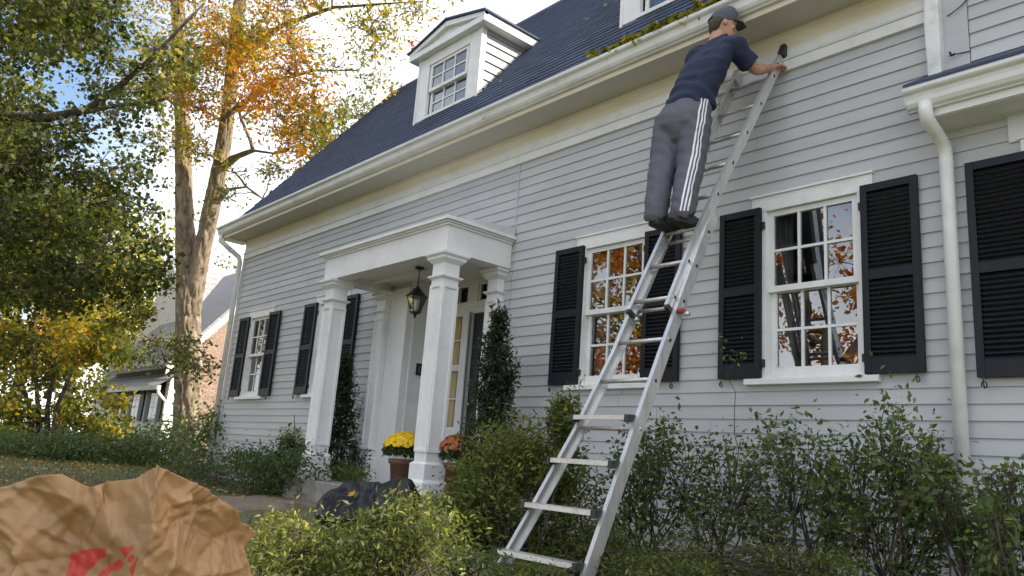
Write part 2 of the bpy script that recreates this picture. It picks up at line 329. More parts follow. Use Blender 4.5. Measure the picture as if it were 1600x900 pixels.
# ------------------------------------------------------------------ ground
def build_ground():
    xs = np.concatenate([np.linspace(-160, -30, 14), np.linspace(-29, 12, 140), np.linspace(14, 120, 12)])
    ys = np.concatenate([np.linspace(-90, -16, 10), np.linspace(-15, 12, 110), np.linspace(14, 160, 14)])
    X, Y = np.meshgrid(xs, ys, indexing='ij'); Z = ground_z(X, Y)
    V = np.stack([X, Y, Z], -1).reshape(-1, 3); V[:, 2] += .018*fbm(V*np.array([2.2, 2.2, 0]), 3, 5)
    nx, ny = len(xs), len(ys); i = np.arange(nx-1)[:, None]*ny + np.arange(ny-1)[None]; i = i.ravel()
    F = np.stack([i, i+ny, i+ny+1, i+1], 1)
    m = mat('lawn_soil', (.070,.088,.026), (.11,.10,.045), .95, 1.3, .6, 25, detail=9, dirt=((.12,.08,.045), 9, .7))
    tag(fast('ground', V, F, m, smooth=True), kind='structure')
    # trodden bark path from the porch
    mp = mat('path_mulch', (.13,.095,.07), (.22,.18,.14), .95, 5, .8, 45, detail=9, dirt=((.08,.05,.035), 30, .8))
    n = 40; V = []; F = []
    for k in range(n+1):
        t = k/n; x = -6.6-1.6*t+1.0*t*t + 1.6*math.sin(t*2.6); y = -1.05-3.6*t; hw = .75+.12*math.sin(k*.9)
        for j in range(9):
            xx = x + (j/8-.5)*2*hw; V.append((xx, y+.1*math.sin(xx*3), float(ground_z(xx, y)) - .05 + .095*min(1, 3*math.sin(j/8*math.pi))))
    for k in range(n):
        for j in range(8): a = k*9+j; F.append((a, a+1, a+10, a+9))
    tag(fast('path', V, F, mp, smooth=True), kind='structure')
build_ground()
def leaf_star():
    """a lobed maple-like leaf, flat with a slight curl"""
    pts = [(0,-.1),(.10,.05),(.42,-.02),(.30,.22),(.52,.42),(.26,.45),(.20,.62),(.08,.52),(0,.95),(-.08,.52),(-.20,.62),(-.26,.45),(-.52,.42),(-.30,.22),(-.42,-.02),(-.10,.05)]
    return np.array([(y, x, .25*x*x-.1*y*y) for x, y in pts]), [tuple(range(16))]
STAR = leaf_star()
def scatter_ground():
    rng = np.random.default_rng(5)
    # grass blades where the lawn is near enough to show
    n = 70000; x = rng.uniform(-26, 2, n); y = rng.uniform(-6.5, 5, n)
    keep = (x < -8.2-.2*y) | (y < -2.2); keep &= ~((x > -12.1) & (y > -.2)); keep &= ~((np.abs(x+6.2+.25*(y+1)) < 1.15) & (y < -1) & (y > -4.6))
    x, y = x[keep], y[keep]; C = np.stack([x, y, ground_z(x, y)], 1)
    T = (np.array([(-.07,0,0),(.07,0,0),(.25,.05,1)]), [(0,1,2)]); k = len(C); a = rng.uniform(0, 3.78, k); s = rng.uniform(.03, .085, k)
    ca, sa = np.cos(a)*s, np.sin(a)*s; P = T[0]
    V = np.stack([C[:, None, 0]+ca[:, None]*P[None, :, 0]-sa[:, None]*P[None, :, 1], C[:, None, 1]+sa[:, None]*P[None, :, 0]+ca[:, None]*P[None, :, 1], C[:, None, 2]+s[:, None]*P[None, :, 2]], -1)
    F = np.arange(k*3).reshape(-1, 3)
    tag(fast('grass', V.reshape(-1, 3), F, LGRASS, None, rng.random(k)), 'short autumn lawn grass across the yard', 'grass', kind='stuff')
    n = 7000; x = rng.uniform(-26, 2.5, n); y = rng.uniform(-6.5, 5, n); keep = ~((x > -12.1) & (y > -.1)); x, y = x[keep], y[keep]
    C = np.stack([x, y, ground_z(x, y)+.03+rng.random(len(x))*.02], 1)
    V, F, T = leaf_mesh(C, .055, rng, STAR, 1.3, rng.random(len(C)))
    tag(fast('fallen_leaves', V, F, LFALL, None, T), 'tan and yellow fallen leaves strewn on lawn and path', 'leaves', kind='stuff')
scatter_ground()

# ------------------------------------------------------------------ the house
HX0, HX1 = -12.0, .50           # main block along the facade
ROOF_M, EY, EZ = 1.27, -.40, 3.20
RIDGE_Y = 2.95; RIDGE_Z = EZ + ROOF_M*(RIDGE_Y-EY); BACK_Y = 2*RIDGE_Y
house = thing('clapboard_house', (-5.7, 2.9, -1.46), 'long grey clapboard house with dark slate-blue roof, black shutters and white portico', 'house')
P_ = .1113; Z0 = -1.44           # course height, bottom of the siding
WINS = [(-10.79, 'w'), (-8.23, 'w'), (-2.519, 'w'), (-.456, 'w'), (1.56, 'w')]
SASH_Z0, SASH_Z1 = .035, 1.415
OPEN = [(c-.385, c+.385, SASH_Z0, SASH_Z1) for c, _ in WINS] + [(-6.13, -4.40, -1.44, 1.52)]
def course_segments(z0, z1, spans):
    """cut the course at the openings it crosses"""
    segs = []
    for a, b in spans:
        cur = [(a, b)]
        for x0, x1, oz0, oz1 in OPEN:
            if z1-.02 > oz0 and z0+.02 < oz1:
                nxt = []
                for p, q in cur:
                    if x1 <= p or x0 >= q: nxt.append((p, q)); continue
                    if x0 > p: nxt.append((p, x0))
                    if x1 < q: nxt.append((x1, q))
                cur = nxt
        segs += cur
    return segs
def clap(parent, x0, x1, z, h=P_, y=0., material=SIDING, name='clapboard'):
    MB().extrude([(y-.021, z), (y-.007, z+h+.012), (y+.003, z+h+.012), (y+.003, z)], 0, x0, x1).build(name, material, parent)
rr = random.Random(3); k = 0
while Z0 + k*P_ < 2.66:
    z = Z0+k*P_; k += 1
    spans = [(HX0+.02, -4.075), (-4.068, .565)]
    for a, b in course_segments(z, z+P_, spans):
        h = 2.66-z if z > 2.55 else P_; cuts = [a]
        while b-cuts[-1] > 3.4: cuts.append(cuts[-1]+rr.uniform(1.5, 3.2))
        if len(cuts) > 1 and b-cuts[-1] < .4: cuts.pop()
        for p, q in zip(cuts, cuts[1:]+[b]): clap(house, p+.0012, q-.0012, z+rr.uniform(-.0016, .0016), h, rr.uniform(-.0012, .0012))
# right wing, same plane: lower courses and a taller upper wall behind the pent roof
for k in range(58):
    z = Z0+k*P_
    if 1.70 < z < 2.10: continue
    for a, b in course_segments(z, z+P_, [(.572 if z < 1.8 else .775, 3.9)]): clap(house, a, b, z)
MB().box(.975, 1.5, -.030, 0, 1.545, 1.845).build('patch_board', mat('patch_paint', (.66,.67,.69), (.62,.63,.66), .5, 3), house)
MB().box(.590, .770, -.027, .0, 2.12, 5.0).build('corner_board', SIDING, house)
# plain walls that close the block: left gable, back, right side
g = MB(); g.extrude([(0.004, -1.46), (BACK_Y, -1.46), (BACK_Y, 3.3), (RIDGE_Y, RIDGE_Z-.15), (.004, 3.3)], 0, HX0, HX0+.12); g.build('gable_wall', SIDING, house)
MB().box(HX0, 3.9, BACK_Y-.12, BACK_Y, -1.46, 3.2).build('back_wall', SIDING, house)
MB().box(3.8, 3.9, .004, BACK_Y-.13, -1.46, 5.0).build('side_wall', SIDING, house)
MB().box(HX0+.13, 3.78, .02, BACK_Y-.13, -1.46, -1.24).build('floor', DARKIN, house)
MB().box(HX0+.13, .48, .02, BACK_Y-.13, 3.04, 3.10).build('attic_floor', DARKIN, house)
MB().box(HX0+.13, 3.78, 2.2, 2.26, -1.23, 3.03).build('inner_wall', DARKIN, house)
MB().box(.52, .60, .03, BACK_Y-.13, -1.23, RIDGE_Z+.25).build('party_wall', SIDING, house)
MB().box(.60, 3.9, .05, BACK_Y, 5.0, 5.12).build('wing_ceiling', WHITE, house)
wr = MB(); wr.extrude([(-.35, 5.1), (RIDGE_Y, 8.2), (BACK_Y+.35, 5.1), (BACK_Y+.35, 5.0), (RIDGE_Y, 8.05), (-.35, 5.0)], 0, .45, 4.1); wr.build('wing_roof', SHINGLEB, house)
MB().box(HX0-.015, HX0+.09, -.030, .003, -1.44, 2.655).build('corner_board', SIDING, house)
MB().box(HX0, .575, .0035, .02, -1.46, -1.33).build('foundation', CONCRETE, house)
# frieze, soffit, fascia
MB().extrude([(-.042, 2.655), (-.042, 2.752), (-.003, 2.752), (-.003, 2.655)], 0, HX0, .505).build('frieze_board', WHITE, house, bevel=.004)
MB().extrude([(-.052, 2.7525), (-.058, 2.765), (-.044, 2.785), (-.030, 2.79), (-.030, 2.868), (-.004, 2.868), (-.004, 2.7525)], 0, HX0, .505).build('frieze_moulding', WHITE, house)
MB().extrude([(-.024, 2.8685), (-.024, 2.94), (-.045, 2.975), (-.045, 3.033), (-.005, 3.033), (-.005, 2.8685)], 0, HX0, .505).build('frieze_board', CREAM, house)
MB().box(HX0-.25, .505, -.395, .0, 3.034, 3.05).build('soffit', SOFFIT, house)
MB().box(HX0-.25, .505, -.412, -.3955, 3.022, 3.19).build('fascia', CREAM, house)
MB().box(HX0-.26, HX0-.01, -.38, .02, 3.0, 3.033).build('eave_return', WHITE, house)
gp = [(-.413,3.075),(-.445,3.075),(-.450,3.085),(-.470,3.098),(-.486,3.125),(-.492,3.16),(-.500,3.185),(-.522,3.200),(-.530,3.212),(-.530,3.238),(-.524,3.245),(-.518,3.240),(-.518,3.215),(-.496,3.20),(-.480,3.17),(-.478,3.12),(-.46,3.10),(-.445,3.088),(-.413,3.088)]
MB().extrude(gp, 0, HX0-.32, .50).build('gutter', GUTTER, house)
MB().extrude([(-.415,3.076),(-.445,3.076),(-.486,3.125),(-.5,3.185),(-.528,3.21),(-.528,3.24),(-.415,3.24)], 0, HX0-.325, HX0-.318).build('gutter_end', GUTTER, house)
# left downspout with two elbows
q = [(-12.22,-.45,3.08),(-12.22,-.45,2.98),(-12.16,-.30,2.86),(-12.06,-.10,2.70),(-12.05,-.075,2.60),(-12.05,-.075,-1.40)]
MB().tube(q, .048, 12).build('downspout', GUTTER, house, True)
# roof decks, rake boards and shingles
ang = math.atan(ROOF_M); SL = math.hypot(RIDGE_Y-EY, RIDGE_Z-EZ)
deck = MB(); deck.extrude([(EY, EZ), (RIDGE_Y, RIDGE_Z), (2*RIDGE_Y-EY, EZ), (2*RIDGE_Y-EY, EZ-.10), (RIDGE_Y, RIDGE_Z-.13), (EY+.05, EZ-.06)], 0, HX0-.24, .51)
deck.build('roof_deck', mat('roof_felt', (.02,.022,.03), (.03,.03,.04), .9), house)
MB().extrude([(EY+.02, EZ-.16), (EY+.02, EZ-.01), (RIDGE_Y, RIDGE_Z-.01), (RIDGE_Y, RIDGE_Z-.2)], 0, HX0-.27, HX0-.242).build('rake_board', WHITE, house)
DORM = [-6.335, -2.16]
ex = .14; tw = .32; tabs = []
for c in range(int(SL/ex)):
    s0 = c*ex; n = int((.5-(HX0-.27))/tw)+1
    for i in range(n+1):
        x = HX0-.27 + i*tw + ((c*.37) % 1)*tw - tw*.5
        a, b = max(x, HX0-.27), min(x+tw-.006, .50)
        if b-a < .04: continue
        y = EY + s0*math.cos(ang); z = EZ + s0*math.sin(ang); ym = y+.05
        if any(abs((a+b)/2-d) < .70 and .42 < y < 1.25 for d in DORM): continue
        tabs.append((a, b, y-.015 if c == 0 else y, z-.012 if c == 0 else z, c))
def tab_vis(t):
    p = np.array([(t[0]+t[1])/2, t[2], t[3]])-CAM; d = p@_f
    u, v = 800+FPX*(p@_r)/d, 450-FPX*(p@_u)/d
    return (-40 < u < 1640) and (-30 < v < 930), d
vis = sorted([(tab_vis(t)[1], i) for i, t in enumerate(tabs) if tab_vis(t)[0]])
own = set(i for _, i in vis[:300])
ca, sa = math.cos(ang), math.sin(ang)
def tab_geo(w, jit):
    L = ex*1.12; th = .011
    def pt(u, s, h): return (u, s*ca - h*sa, s*sa + h*ca)
    return [pt(0,-.0+jit,th+.004), pt(w,jit,th+.004), pt(w,L,.003), pt(0,L,.003), pt(0,jit,.001), pt(w,jit,.001)], [(0,1,2,3), (4,5,1,0), (4,0,3), (1,5,2)]
field = MB(); tabm = {}
for i, (a, b, y, z, c) in enumerate(tabs):
    jit = rr.uniform(-.006, .006)
    if i in own:
        key = (round(b-a, 3), int(jit*500)); 
        if key not in tabm:
            v, f = tab_geo(b-a, jit); me = bpy.data.meshes.new('shingle'); me.from_pydata(v, [], f); me.materials.append(SHINGLE); tabm[key] = me
        shared('shingle', tabm[key], (a, y, z), house)
    else:
        v, f = tab_geo(b-a, jit); field.add([(p[0]+a, p[1]+y, p[2]+z) for p in v], f)
tag(field.build('shingles', SHINGLEB, house), kind='stuff')
MB().extrude([(RIDGE_Y-.12, RIDGE_Z-.13), (RIDGE_Y, RIDGE_Z+.03), (RIDGE_Y+.12, RIDGE_Z-.13), (RIDGE_Y, RIDGE_Z+.005)], 0, HX0-.27, .51).build('ridge_cap', SHINGLEB, house)

# ------------------------------------------------------------------ windows and shutters
def curtain(parent, x0, x1, z0, z1, y, m, folds=7, amp=.02, name='curtain'):
    n = 48; V = []; F = []
    for j in range(2):
        for i in range(n+1):
            t = i/n; V.append((x0+(x1-x0)*t, y+amp*math.sin(t*folds*6.28+.6*math.sin(t*9)), z0 if j == 0 else z1))
    for i in range(n): F.append((i, i+1, n+2+i, n+1+i))
    me = bpy.data.meshes.new(name); me.from_pydata(V, [], F); return link(name, me, m, parent, True)
def sash(parent, x0, x1, z0, z1, y, nx, nz, stile=.045, rail_b=.055, rail_t=.045, mt=.022, m=WHITE, gl=None):
    b = MB(); b.box(x0, x0+stile, y, y+.04, z0, z1); b.box(x1-stile, x1, y, y+.04, z0, z1)
    b.box(x0+stile, x1-stile, y+.001, y+.039, z0, z0+rail_b); b.box(x0+stile, x1-stile, y+.001, y+.039, z1-rail_t, z1); b.build('sash', m, parent)
    gx0, gx1, gz0, gz1 = x0+stile, x1-stile, z0+rail_b, z1-rail_t
    for i in range(1, nx):
        x = gx0+(gx1-gx0)*i/nx; MB().box(x-mt/2, x+mt/2, y+.004, y+.034, gz0, gz1).build('muntin', m, parent)
    for j in range(1, nz):
        z = gz0+(gz1-gz0)*j/nz; MB().box(gx0, gx1, y+.006, y+.032, z-mt/2, z+mt/2).build('muntin', m, parent)
    for i in range(nx):
        for j in range(nz):
            xa, xb = gx0+(gx1-gx0)*i/nx, gx0+(gx1-gx0)*(i+1)/nx; za, zb = gz0+(gz1-gz0)*j/nz, gz0+(gz1-gz0)*(j+1)/nz
            t = rr.uniform(-.0022, .0022); t2 = rr.uniform(-.0022, .0022); yy = y+.020
            p = MB().add([(xa, yy-t-t2, za), (xb, yy+t-t2, za), (xb, yy+t+t2, zb), (xa, yy-t+t2, zb)], [(0,1,2,3)]); p.build('pane', gl or GLASS, parent)
def make_window(c, dz=0):
    wp = part('window', house)
    # casing: header board with a thin cap, side boards, stool and sill
    MB().box(c-.519, c+.508, -.034, .0, 1.417, 1.548).build('header', WHITE, wp, bevel=.003)
    MB().box(c-.530, c+.519, -.050, .0, 1.5485, 1.566).build('header_cap', WHITE, wp)
    for s in (-1, 1): MB().box(c+s*.385-(.06 if s < 0 else 0), c+s*.385+(.06 if s > 0 else 0), -.032, .05, .0, 1.4165).build('casing', WHITE, wp, bevel=.003)
    MB().box(c-.385, c+.385, -.018, .05, .0, .034).build('stool', WHITE, wp)
    MB().extrude([(-.075, -.055), (-.075, -.012), (-.05, -.0005), (.0, -.0005), (.0, -.06)], 0, c-.565, c+.525).build('sill', WHITE, wp, bevel=.003)
    zm = .735
    sash(wp, c-.384, c+.384, zm-.02, SASH_Z1, .000, 3, 2, stile=.05, rail_b=.05)
    sash(wp, c-.383, c+.383, SASH_Z0, zm+.015, .044, 3, 2, stile=.05, rail_b=.06, rail_t=.04)
    MB().box(c-.40, c-.3845, .05, .10, 0, 1.42).box(c+.3845, c+.40, .05, .10, 0, 1.42).build('jamb', WHITE, wp)
    curtain(wp, c-.38, c-.25, 0, 1.42, .17, CURTAIN, 3)
    return wp
slat_me = {}
def make_shutter(x0, x1, z0=0., z1=1.45, hook=1, tilt=0.):
    sp = part('shutter', house); w = x1-x0; y1, y0 = -.034, -.072; st = .052
    b = MB(); b.box(x0, x0+st, y0, y1, z0, z1); b.box(x1-st, x1, y0, y1, z0, z1)
    rails = [(z0, z0+.115), (z0+.70, z0+.775), (z1-.06, z1)]
    for a, c in rails: b.box(x0+st, x1-st, y0+.002, y1-.002, a, c)
    b.build('shutter_frame', SHUT, sp, bevel=.002)
    key = round(w, 3)
    if key not in slat_me:
        sl = MB().extrude([(-.016, -.017), (-.012, -.020), (.016, .013), (.012, .017)], 0, 0, w-2*st-.001); me = bpy.data.meshes.new('slat'); me.from_pydata(sl.v, [], sl.f); me.materials.append(SHUT); slat_me[key] = me
    for a, c in ((rails[0][1], rails[1][0]), (rails[1][1], rails[2][0])):
        n = int((c-a)/.0345)
        for i in range(n): shared('slat', slat_me[key], (x0+st+.0005, (y0+y1)/2, a+(i+.5)*(c-a)/n), sp)
    # iron hold-back under the outer corner and hinges beside the casing
    hx = x0+.045 if hook < 0 else x1-.045
    pts = [(hx, -.06, z0+.03), (hx, -.083, z0-.005), (hx-.005, -.085, z0-.03)] + [(hx+.016*math.sin(t), -.085, z0-.052-.022*math.cos(t)*1.0) for t in np.linspace(0, 5.2, 9)]
    MB().tube(pts, .0045, 6).build('shutter_hook', IRON, sp, True)
    hx = x1 if hook < 0 else x0
    for z in (z0+.12, z1-.16): MB().box(hx-.02, hx+.028, -.060, -.034, z-.03, z+.03).build('hinge', IRON, sp)
    return sp
for c, _ in WINS:
    make_window(c)
for a, b, h in [(-11.625,-11.215,-1),(-10.37,-9.96,1),(-9.065,-8.655,-1),(-7.805,-7.395,1),(-3.315,-2.915,-1),(-2.105,-1.69,1),(-1.27,-.875,-1),(-.030,.385,1),(.705,1.125,-1),(2.0,2.41,1)]:
    make_shutter(a, b, hook=h, z0=-.05 if a > .6 else 0.)

# ------------------------------------------------------------------ dormers
def make_dormer(cx):
    d = part('dormer', house); yf = .375; hw = .745; zb, zt = 4.18, 5.27
    x0, x1 = cx-hw, cx+hw; wx0, wx1, wz0, wz1 = cx-.47, cx+.47, 4.235, 5.10
    MB().box(x0, wx0-.03, yf, yf+.06, zb, zt).build('face_board', WHITE, d, bevel=.003); MB().box(wx1+.03, x1, yf, yf+.06, zb, zt).build('face_board', WHITE, d, bevel=.003)
    MB().box(wx0-.03, wx1+.03, yf-.006, yf+.05, wz1+.012, zt).build('header', WHITE, d)
    MB().box(wx0-.06, wx1+.06, yf-.03, yf+.05, zb+.01, wz0-.001).build('sill', WHITE, d)
    zm = (wz0+wz1)/2
    sash(d, wx0, wx1, zm-.015, wz1+.01, yf+.012, 3, 2, .05, .05, .045, .022)
    sash(d, wx0+.002, wx1-.002, wz0, zm+.02, yf+.055, 3, 2, .05, .05, .04, .022)
    curtain(d, wx0, wx1, wz0, zm, yf+.14, CURTAIN, 9, .015)
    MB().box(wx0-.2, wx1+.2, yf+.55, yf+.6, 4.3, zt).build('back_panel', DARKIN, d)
    # cheeks: lapped boards cut along the roof slope
    for s, xc in ((1, x1), (-1, x0)):
        z = zb+.02; hgt = .145; nb = 0
        while z < zt-.02:
            zz = min(z+hgt, zt); yb = EY+(z-EZ)/ROOF_M + .0; yt = EY+(zz-EZ)/ROOF_M
            if s > 0: pts = [(xc+.034, yf+.004, z), (xc+.034, max(yb,yf+.02), z), (xc+.006, max(yt,yf+.03), zz+.008), (xc+.006, yf+.004, zz+.008), (xc-.01, yf+.004, z), (xc-.01, max(yb,yf+.02), z), (xc-.01, max(yt,yf+.03), zz+.008), (xc-.01, yf+.004, zz+.008)]
            else: pts = [(xc-.034, yf+.004, z), (xc-.034, max(yb,yf+.02), z), (xc-.006, max(yt,yf+.03), zz+.008), (xc-.006, yf+.004, zz+.008), (xc+.01, yf+.004, z), (xc+.01, max(yb,yf+.02), z), (xc+.01, max(yt,yf+.03), zz+.008), (xc+.01, yf+.004, zz+.008)]
            MB().add(pts, [(0,1,2,3),(4,7,6,5),(0,4,5,1),(1,5,6,2),(2,6,7,3),(3,7,4,0)]).build('clapboard', DSID, d)
            z += hgt
        MB().box(min(xc, xc+s*.040), max(xc, xc+s*.040), yf-.012, yf+.075, zb-.0, zt).build('corner_board', WHITE, d)
    # pediment: eave frieze, raking cornice, roof
    yo = .265; tx = .935; ez, pz = 5.275, 5.43; az = 5.64
    MB().box(cx-tx, cx+tx, yo, 1.42, ez, ez+.02).build('soffit', WHITE, d)
    MB().extrude([(cx-tx, ez+.02), (cx+tx, ez+.02), (cx+tx, ez+.13), (cx+tx-.03, ez+.13), (cx+tx-.03, ez+.09), (cx-tx+.03, ez+.09), (cx-tx+.03, ez+.13), (cx-tx, ez+.13)], 1, yo, yo+.05).build('cornice', WHITE, d)
    for s in (-1, 1): MB().box(min(cx+s*tx, cx+s*(tx-.03)), max(cx+s*tx, cx+s*(tx-.03)), yo+.051, 1.40, ez+.02, ez+.13).build('eave_fascia', WHITE, d)
    MB().extrude([(cx-tx+.03, ez+.09), (cx+tx-.03, ez+.09), (cx, az-.09)], 1, yo+.06, yo+.08).build('tympanum', WHITE, d)
    for s in (-1, 1):
        MB().extrude([(cx, az-.015), (cx+s*tx, ez+.132), (cx+s*tx, ez+.09), (cx+s*(tx-.12), ez+.09), (cx, az-.10)][::-s], 1, yo-.004, yo+.058).build('raking_cornice', WHITE, d)
        yr = EY+(az-EZ)/ROOF_M
        a, b = (cx, az), (cx+s*(tx+.03), ez+.128)
        dn = MB(); v = []
        for (xx, zz) in (a, b):
            v += [(xx, yo-.03, zz), (xx, EY+(zz-EZ)/ROOF_M+.12, zz), (xx, yo-.03, zz+.030), (xx, EY+(zz-EZ)/ROOF_M+.12, zz+.030)]
        dn.add(v, [(0,4,5,1),(2,3,7,6),(0,2,6,4),(1,5,7,3),(4,6,7,5),(0,1,3,2)]); dn.build('dormer_roof', SHINGLEB, d)
for c in DORM: make_dormer(c)

# ------------------------------------------------------------------ portico and entry
por = part('portico', house)
CX0, CX1 = -6.80, -4.10; FY = -.955; FZ0, FZ1 = 1.37, 1.66
SLABZ = -1.19
MB().box(CX0-.10, CX1+.12, -1.085, .0, -1.52, SLABZ).build('porch_slab', CONCRETE, por, bevel=.012)
b = MB(); b.box(CX0, CX1, FY, FY+.20, FZ0, FZ1); b.build('front_beam', TRIM, por)
MB().box(CX0, CX0+.20, FY+.20, -.024, FZ0+.001, FZ1).build('side_beam', TRIM, por); MB().box(CX1-.20, CX1, FY+.20, -.024, FZ0+.001, FZ1).build('side_beam', TRIM, por)
# stepped cornice on three sides and the flat roof
for d, z0, z1 in ((.022, 1.6605, 1.685), (.045, 1.6855, 1.705), (.075, 1.7055, 1.742)):
    MB().box(CX0-d, CX1+d, FY-d, -.022, z0, z1).build('cornice', TRIM, por, bevel=.004)
MB().extrude([(FY-.06, 1.743), (-.03, 1.86), (-.03, 1.743)], 0, CX0-.05, CX1+.05).build('portico_roof', mat('painted_tin', (.62,.62,.62), (.55,.55,.55), .5), por)
MB().box(CX0+.2, CX1-.2, FY+.2, .0, 1.475, 1.50).build('ceiling', TRIM, por)
MB().box(CX0+.201, CX1-.201, FY+.60, FY+.68, 1.44, 1.4745).build('ceiling_beam', TRIM, por)
MB().box(-6.13, -4.40, .0, .62, 1.53, 1.55).build('ceiling', TRIM, por)
def column(cx, cy, w=.21, name='column', depth=None, back=None):
    h = w/2; b = MB()
    def sq(k, z0, z1):
        y1 = cy+h+k if back is None else back
        b.box(cx-h-k, cx+h+k, cy-h-k, y1, z0, z1)
    def taper(k0, k1, z0, z1):
        v = []
        for k, z in ((k0, z0), (k1, z1)):
            y1 = cy+h+k if back is None else back
            v += [(cx-h-k, cy-h-k, z), (cx+h+k, cy-h-k, z), (cx+h+k, y1, z), (cx-h-k, y1, z)]
        b.add(v, [(0,3,2,1),(4,5,6,7),(0,1,5,4),(1,2,6,5),(2,3,7,6),(3,0,4,7)])
    sq(.058, SLABZ, SLABZ+.11); taper(.058, .03, SLABZ+.11, SLABZ+.145); sq(.03, SLABZ+.145, SLABZ+.30); taper(.03, 0, SLABZ+.30, SLABZ+.325)
    zt = FZ0
    sq(0, SLABZ+.325, zt-.12)
    taper(0, .035, zt-.30, zt-.275); sq(.035, zt-.275, zt-.26); taper(.035, .004, zt-.26, zt-.25)
    taper(.004, .05, zt-.12, zt-.075); sq(.05, zt-.075, zt-.05); taper(.055, .075, zt-.05, zt-.03); sq(.078, zt-.03, zt-.001)
    # raised frames so each visible face reads as a sunk panel
    za, zb, e, t = SLABZ+.42, zt-.36, .030, .016
    for s in (-1, 1):
        xf = cx+s*h; xa, xb = (xf, xf+t) if s > 0 else (xf-t, xf); yb1 = cy+h if back is None else back
        b.box(xa, xb, cy-h, cy-h+e, za, zb); b.box(xa, xb, yb1-e, yb1, za, zb); b.box(xa, xb, cy-h+e, yb1-e, zb-e, zb); b.box(xa, xb, cy-h+e, yb1-e, za, za+e)
    yf = cy-h
    b.box(cx-h, cx-h+e, yf-t, yf, za, zb); b.box(cx+h-e, cx+h, yf-t, yf, za, zb); b.box(cx-h+e, cx+h-e, yf-t, yf, zb-e, zb); b.box(cx-h+e, cx+h-e, yf-t, yf, za, za+e)
    return b.build(name, TRIM, por)
column(-4.245, FY+.13); column(-6.645, FY+.13)
column(-4.29, -.02, .18, 'pilaster', back=.0); column(-6.655, -.02, .20, 'pilaster', back=.0)
MB().box(-6.545, -6.13, -.030, .0, SLABZ, 1.40).build('entry_casing', TRIM, por)
RY = .60
MB().box(-6.16, -6.13, .0, RY+.05, SLABZ, 1.53).build('recess_side', TRIM, por); MB().box(-6.1295, -6.118, .08, .12, SLABZ, 1.52).build('recess_bead', TRIM, por)
MB().box(-4.40, -4.37, .0, RY+.05, SLABZ, 1.53).build('recess_side', TRIM, por)
MB().box(-6.13, -4.40, -.0, RY+.05, -1.40, SLABZ+.10).build('door_step', mat('brick_red_step', (.16,.06,.045), (.22,.09,.07), .85, 8, .4, 40), por)
ent = part('entry', house)
# frame bars of the entry screen: posts, rails, transom bars
def bar(x0, x1, z0, z1, y0=RY-.05, y1=RY+.04, nm='frame'): MB().box(x0, x1, y0, y1, z0, z1).build(nm, TRIM, ent, bevel=.003)
bar(-6.129, -6.03, SLABZ+.1, 1.53); bar(-5.66, -5.46, SLABZ+.1, 1.165); bar(-5.60, -5.39, 1.2305, 1.53, RY-.045); bar(-4.55, -4.401, SLABZ+.1, 1.53)
bar(-6.03, -4.55, 1.165, 1.23, RY-.06); bar(-6.03, -4.55, 1.50, 1.53); bar(-6.03, -5.66, 1.10, 1.164); bar(-6.03, -5.66, SLABZ+.1, -.44)
bar(-5.46, -4.55, 1.08, 1.164)
MB().box(-5.92, -5.77, RY-.062, RY-.051, -.98, -.56).build('sidelight_panel', TRIM, ent, bevel=.004)
sash(ent, -6.03, -5.66, -.44, .37, RY-.02, 1, 2, .03, .03, .04, .016, TRIM, GLASSC); sash(ent, -6.03, -5.66, .371, 1.10, RY-.02, 1, 2, .03, .04, .03, .016, TRIM, GLASSC)
sash(ent, -6.03, -5.60, 1.23, 1.50, RY-.02, 2, 1, .03, .03, .03, .016, TRIM, GLASSC); sash(ent, -5.39, -4.55, 1.23, 1.50, RY-.02, 3, 1, .03, .03, .03, .016, TRIM, GLASSC)
curtain(ent, -6.05, -5.80, -.6, 1.15, RY+.045, CURTDK, 4, .012, 'drape'); curtain(ent, -5.79, -5.64, -.6, 1.15, RY+.05, CURTAIN, 3, .012, 'sheer')
door = MB(); door.box(-5.46, -4.55, RY-.01, RY+.035, SLABZ+.1, 1.08)
for za, zb in ((-.98, -.35), (-.22, .45), (.55, .98)):
    for xa, xb in ((-5.36, -5.05), (-4.96, -4.65)): door.box(xa, xb, RY-.022, RY-.010, za, zb)
door.build('door', DARKDOOR, ent, bevel=.004)
MB().box(-5.485, -5.462, RY-.085, RY-.0505, SLABZ+.1, 1.10).build('storm_door_edge', mat('storm_door_metal', (.55,.55,.55), (.5,.5,.5), .3, metal=.6), ent)
MB().lathe([(.0,-.03),(.022,-.028),(.03,0),(.022,.028),(.0,.03)], (-5.37, RY-.06, -.12), 12).build('door_knob', mat('brass', (.5,.35,.12), (.4,.28,.1), .3, metal=1), ent, True)

# ------------------------------------------------------------------ right wing trim: pent roof, gutter, downspouts
MB().extrude([(-.43, 1.965), (-.43, 1.985), (.0, 2.235), (.0, 2.20)], 0, .455, 4.0).build('pent_roof', SHINGLEB, house)
MB().extrude([(-.30, 1.74), (-.30, 1.775), (.0, 1.775), (.0, 1.74)], 0, .52, 4.0).build('pent_soffit', GUTTER, house)
MB().box(.52, 4.0, -.315, -.3005, 1.745, 1.96).build('pent_fascia', GUTTER, house)
MB().extrude([(y+.105, z-1.275) for y, z in gp], 0, .455, 4.0).build('pent_gutter', GUTTER, house)
MB().extrude([(-.315,1.80),(-.338,1.801),(-.38,1.85),(-.395,1.91),(-.421,1.935),(-.421,1.962),(-.315,1.962)], 0, .447, .454).build('gutter_end', GUTTER, house)
q = [(.575,-.36,1.84),(.575,-.36,1.765),(.576,-.345,1.725),(.584,-.25,1.675),(.592,-.15,1.625),(.597,-.10,1.575),(.597,-.088,1.50),(.597,-.088,-1.42)]
MB().tube(q, .046, 14).build('downspout', WHITE, house, True)
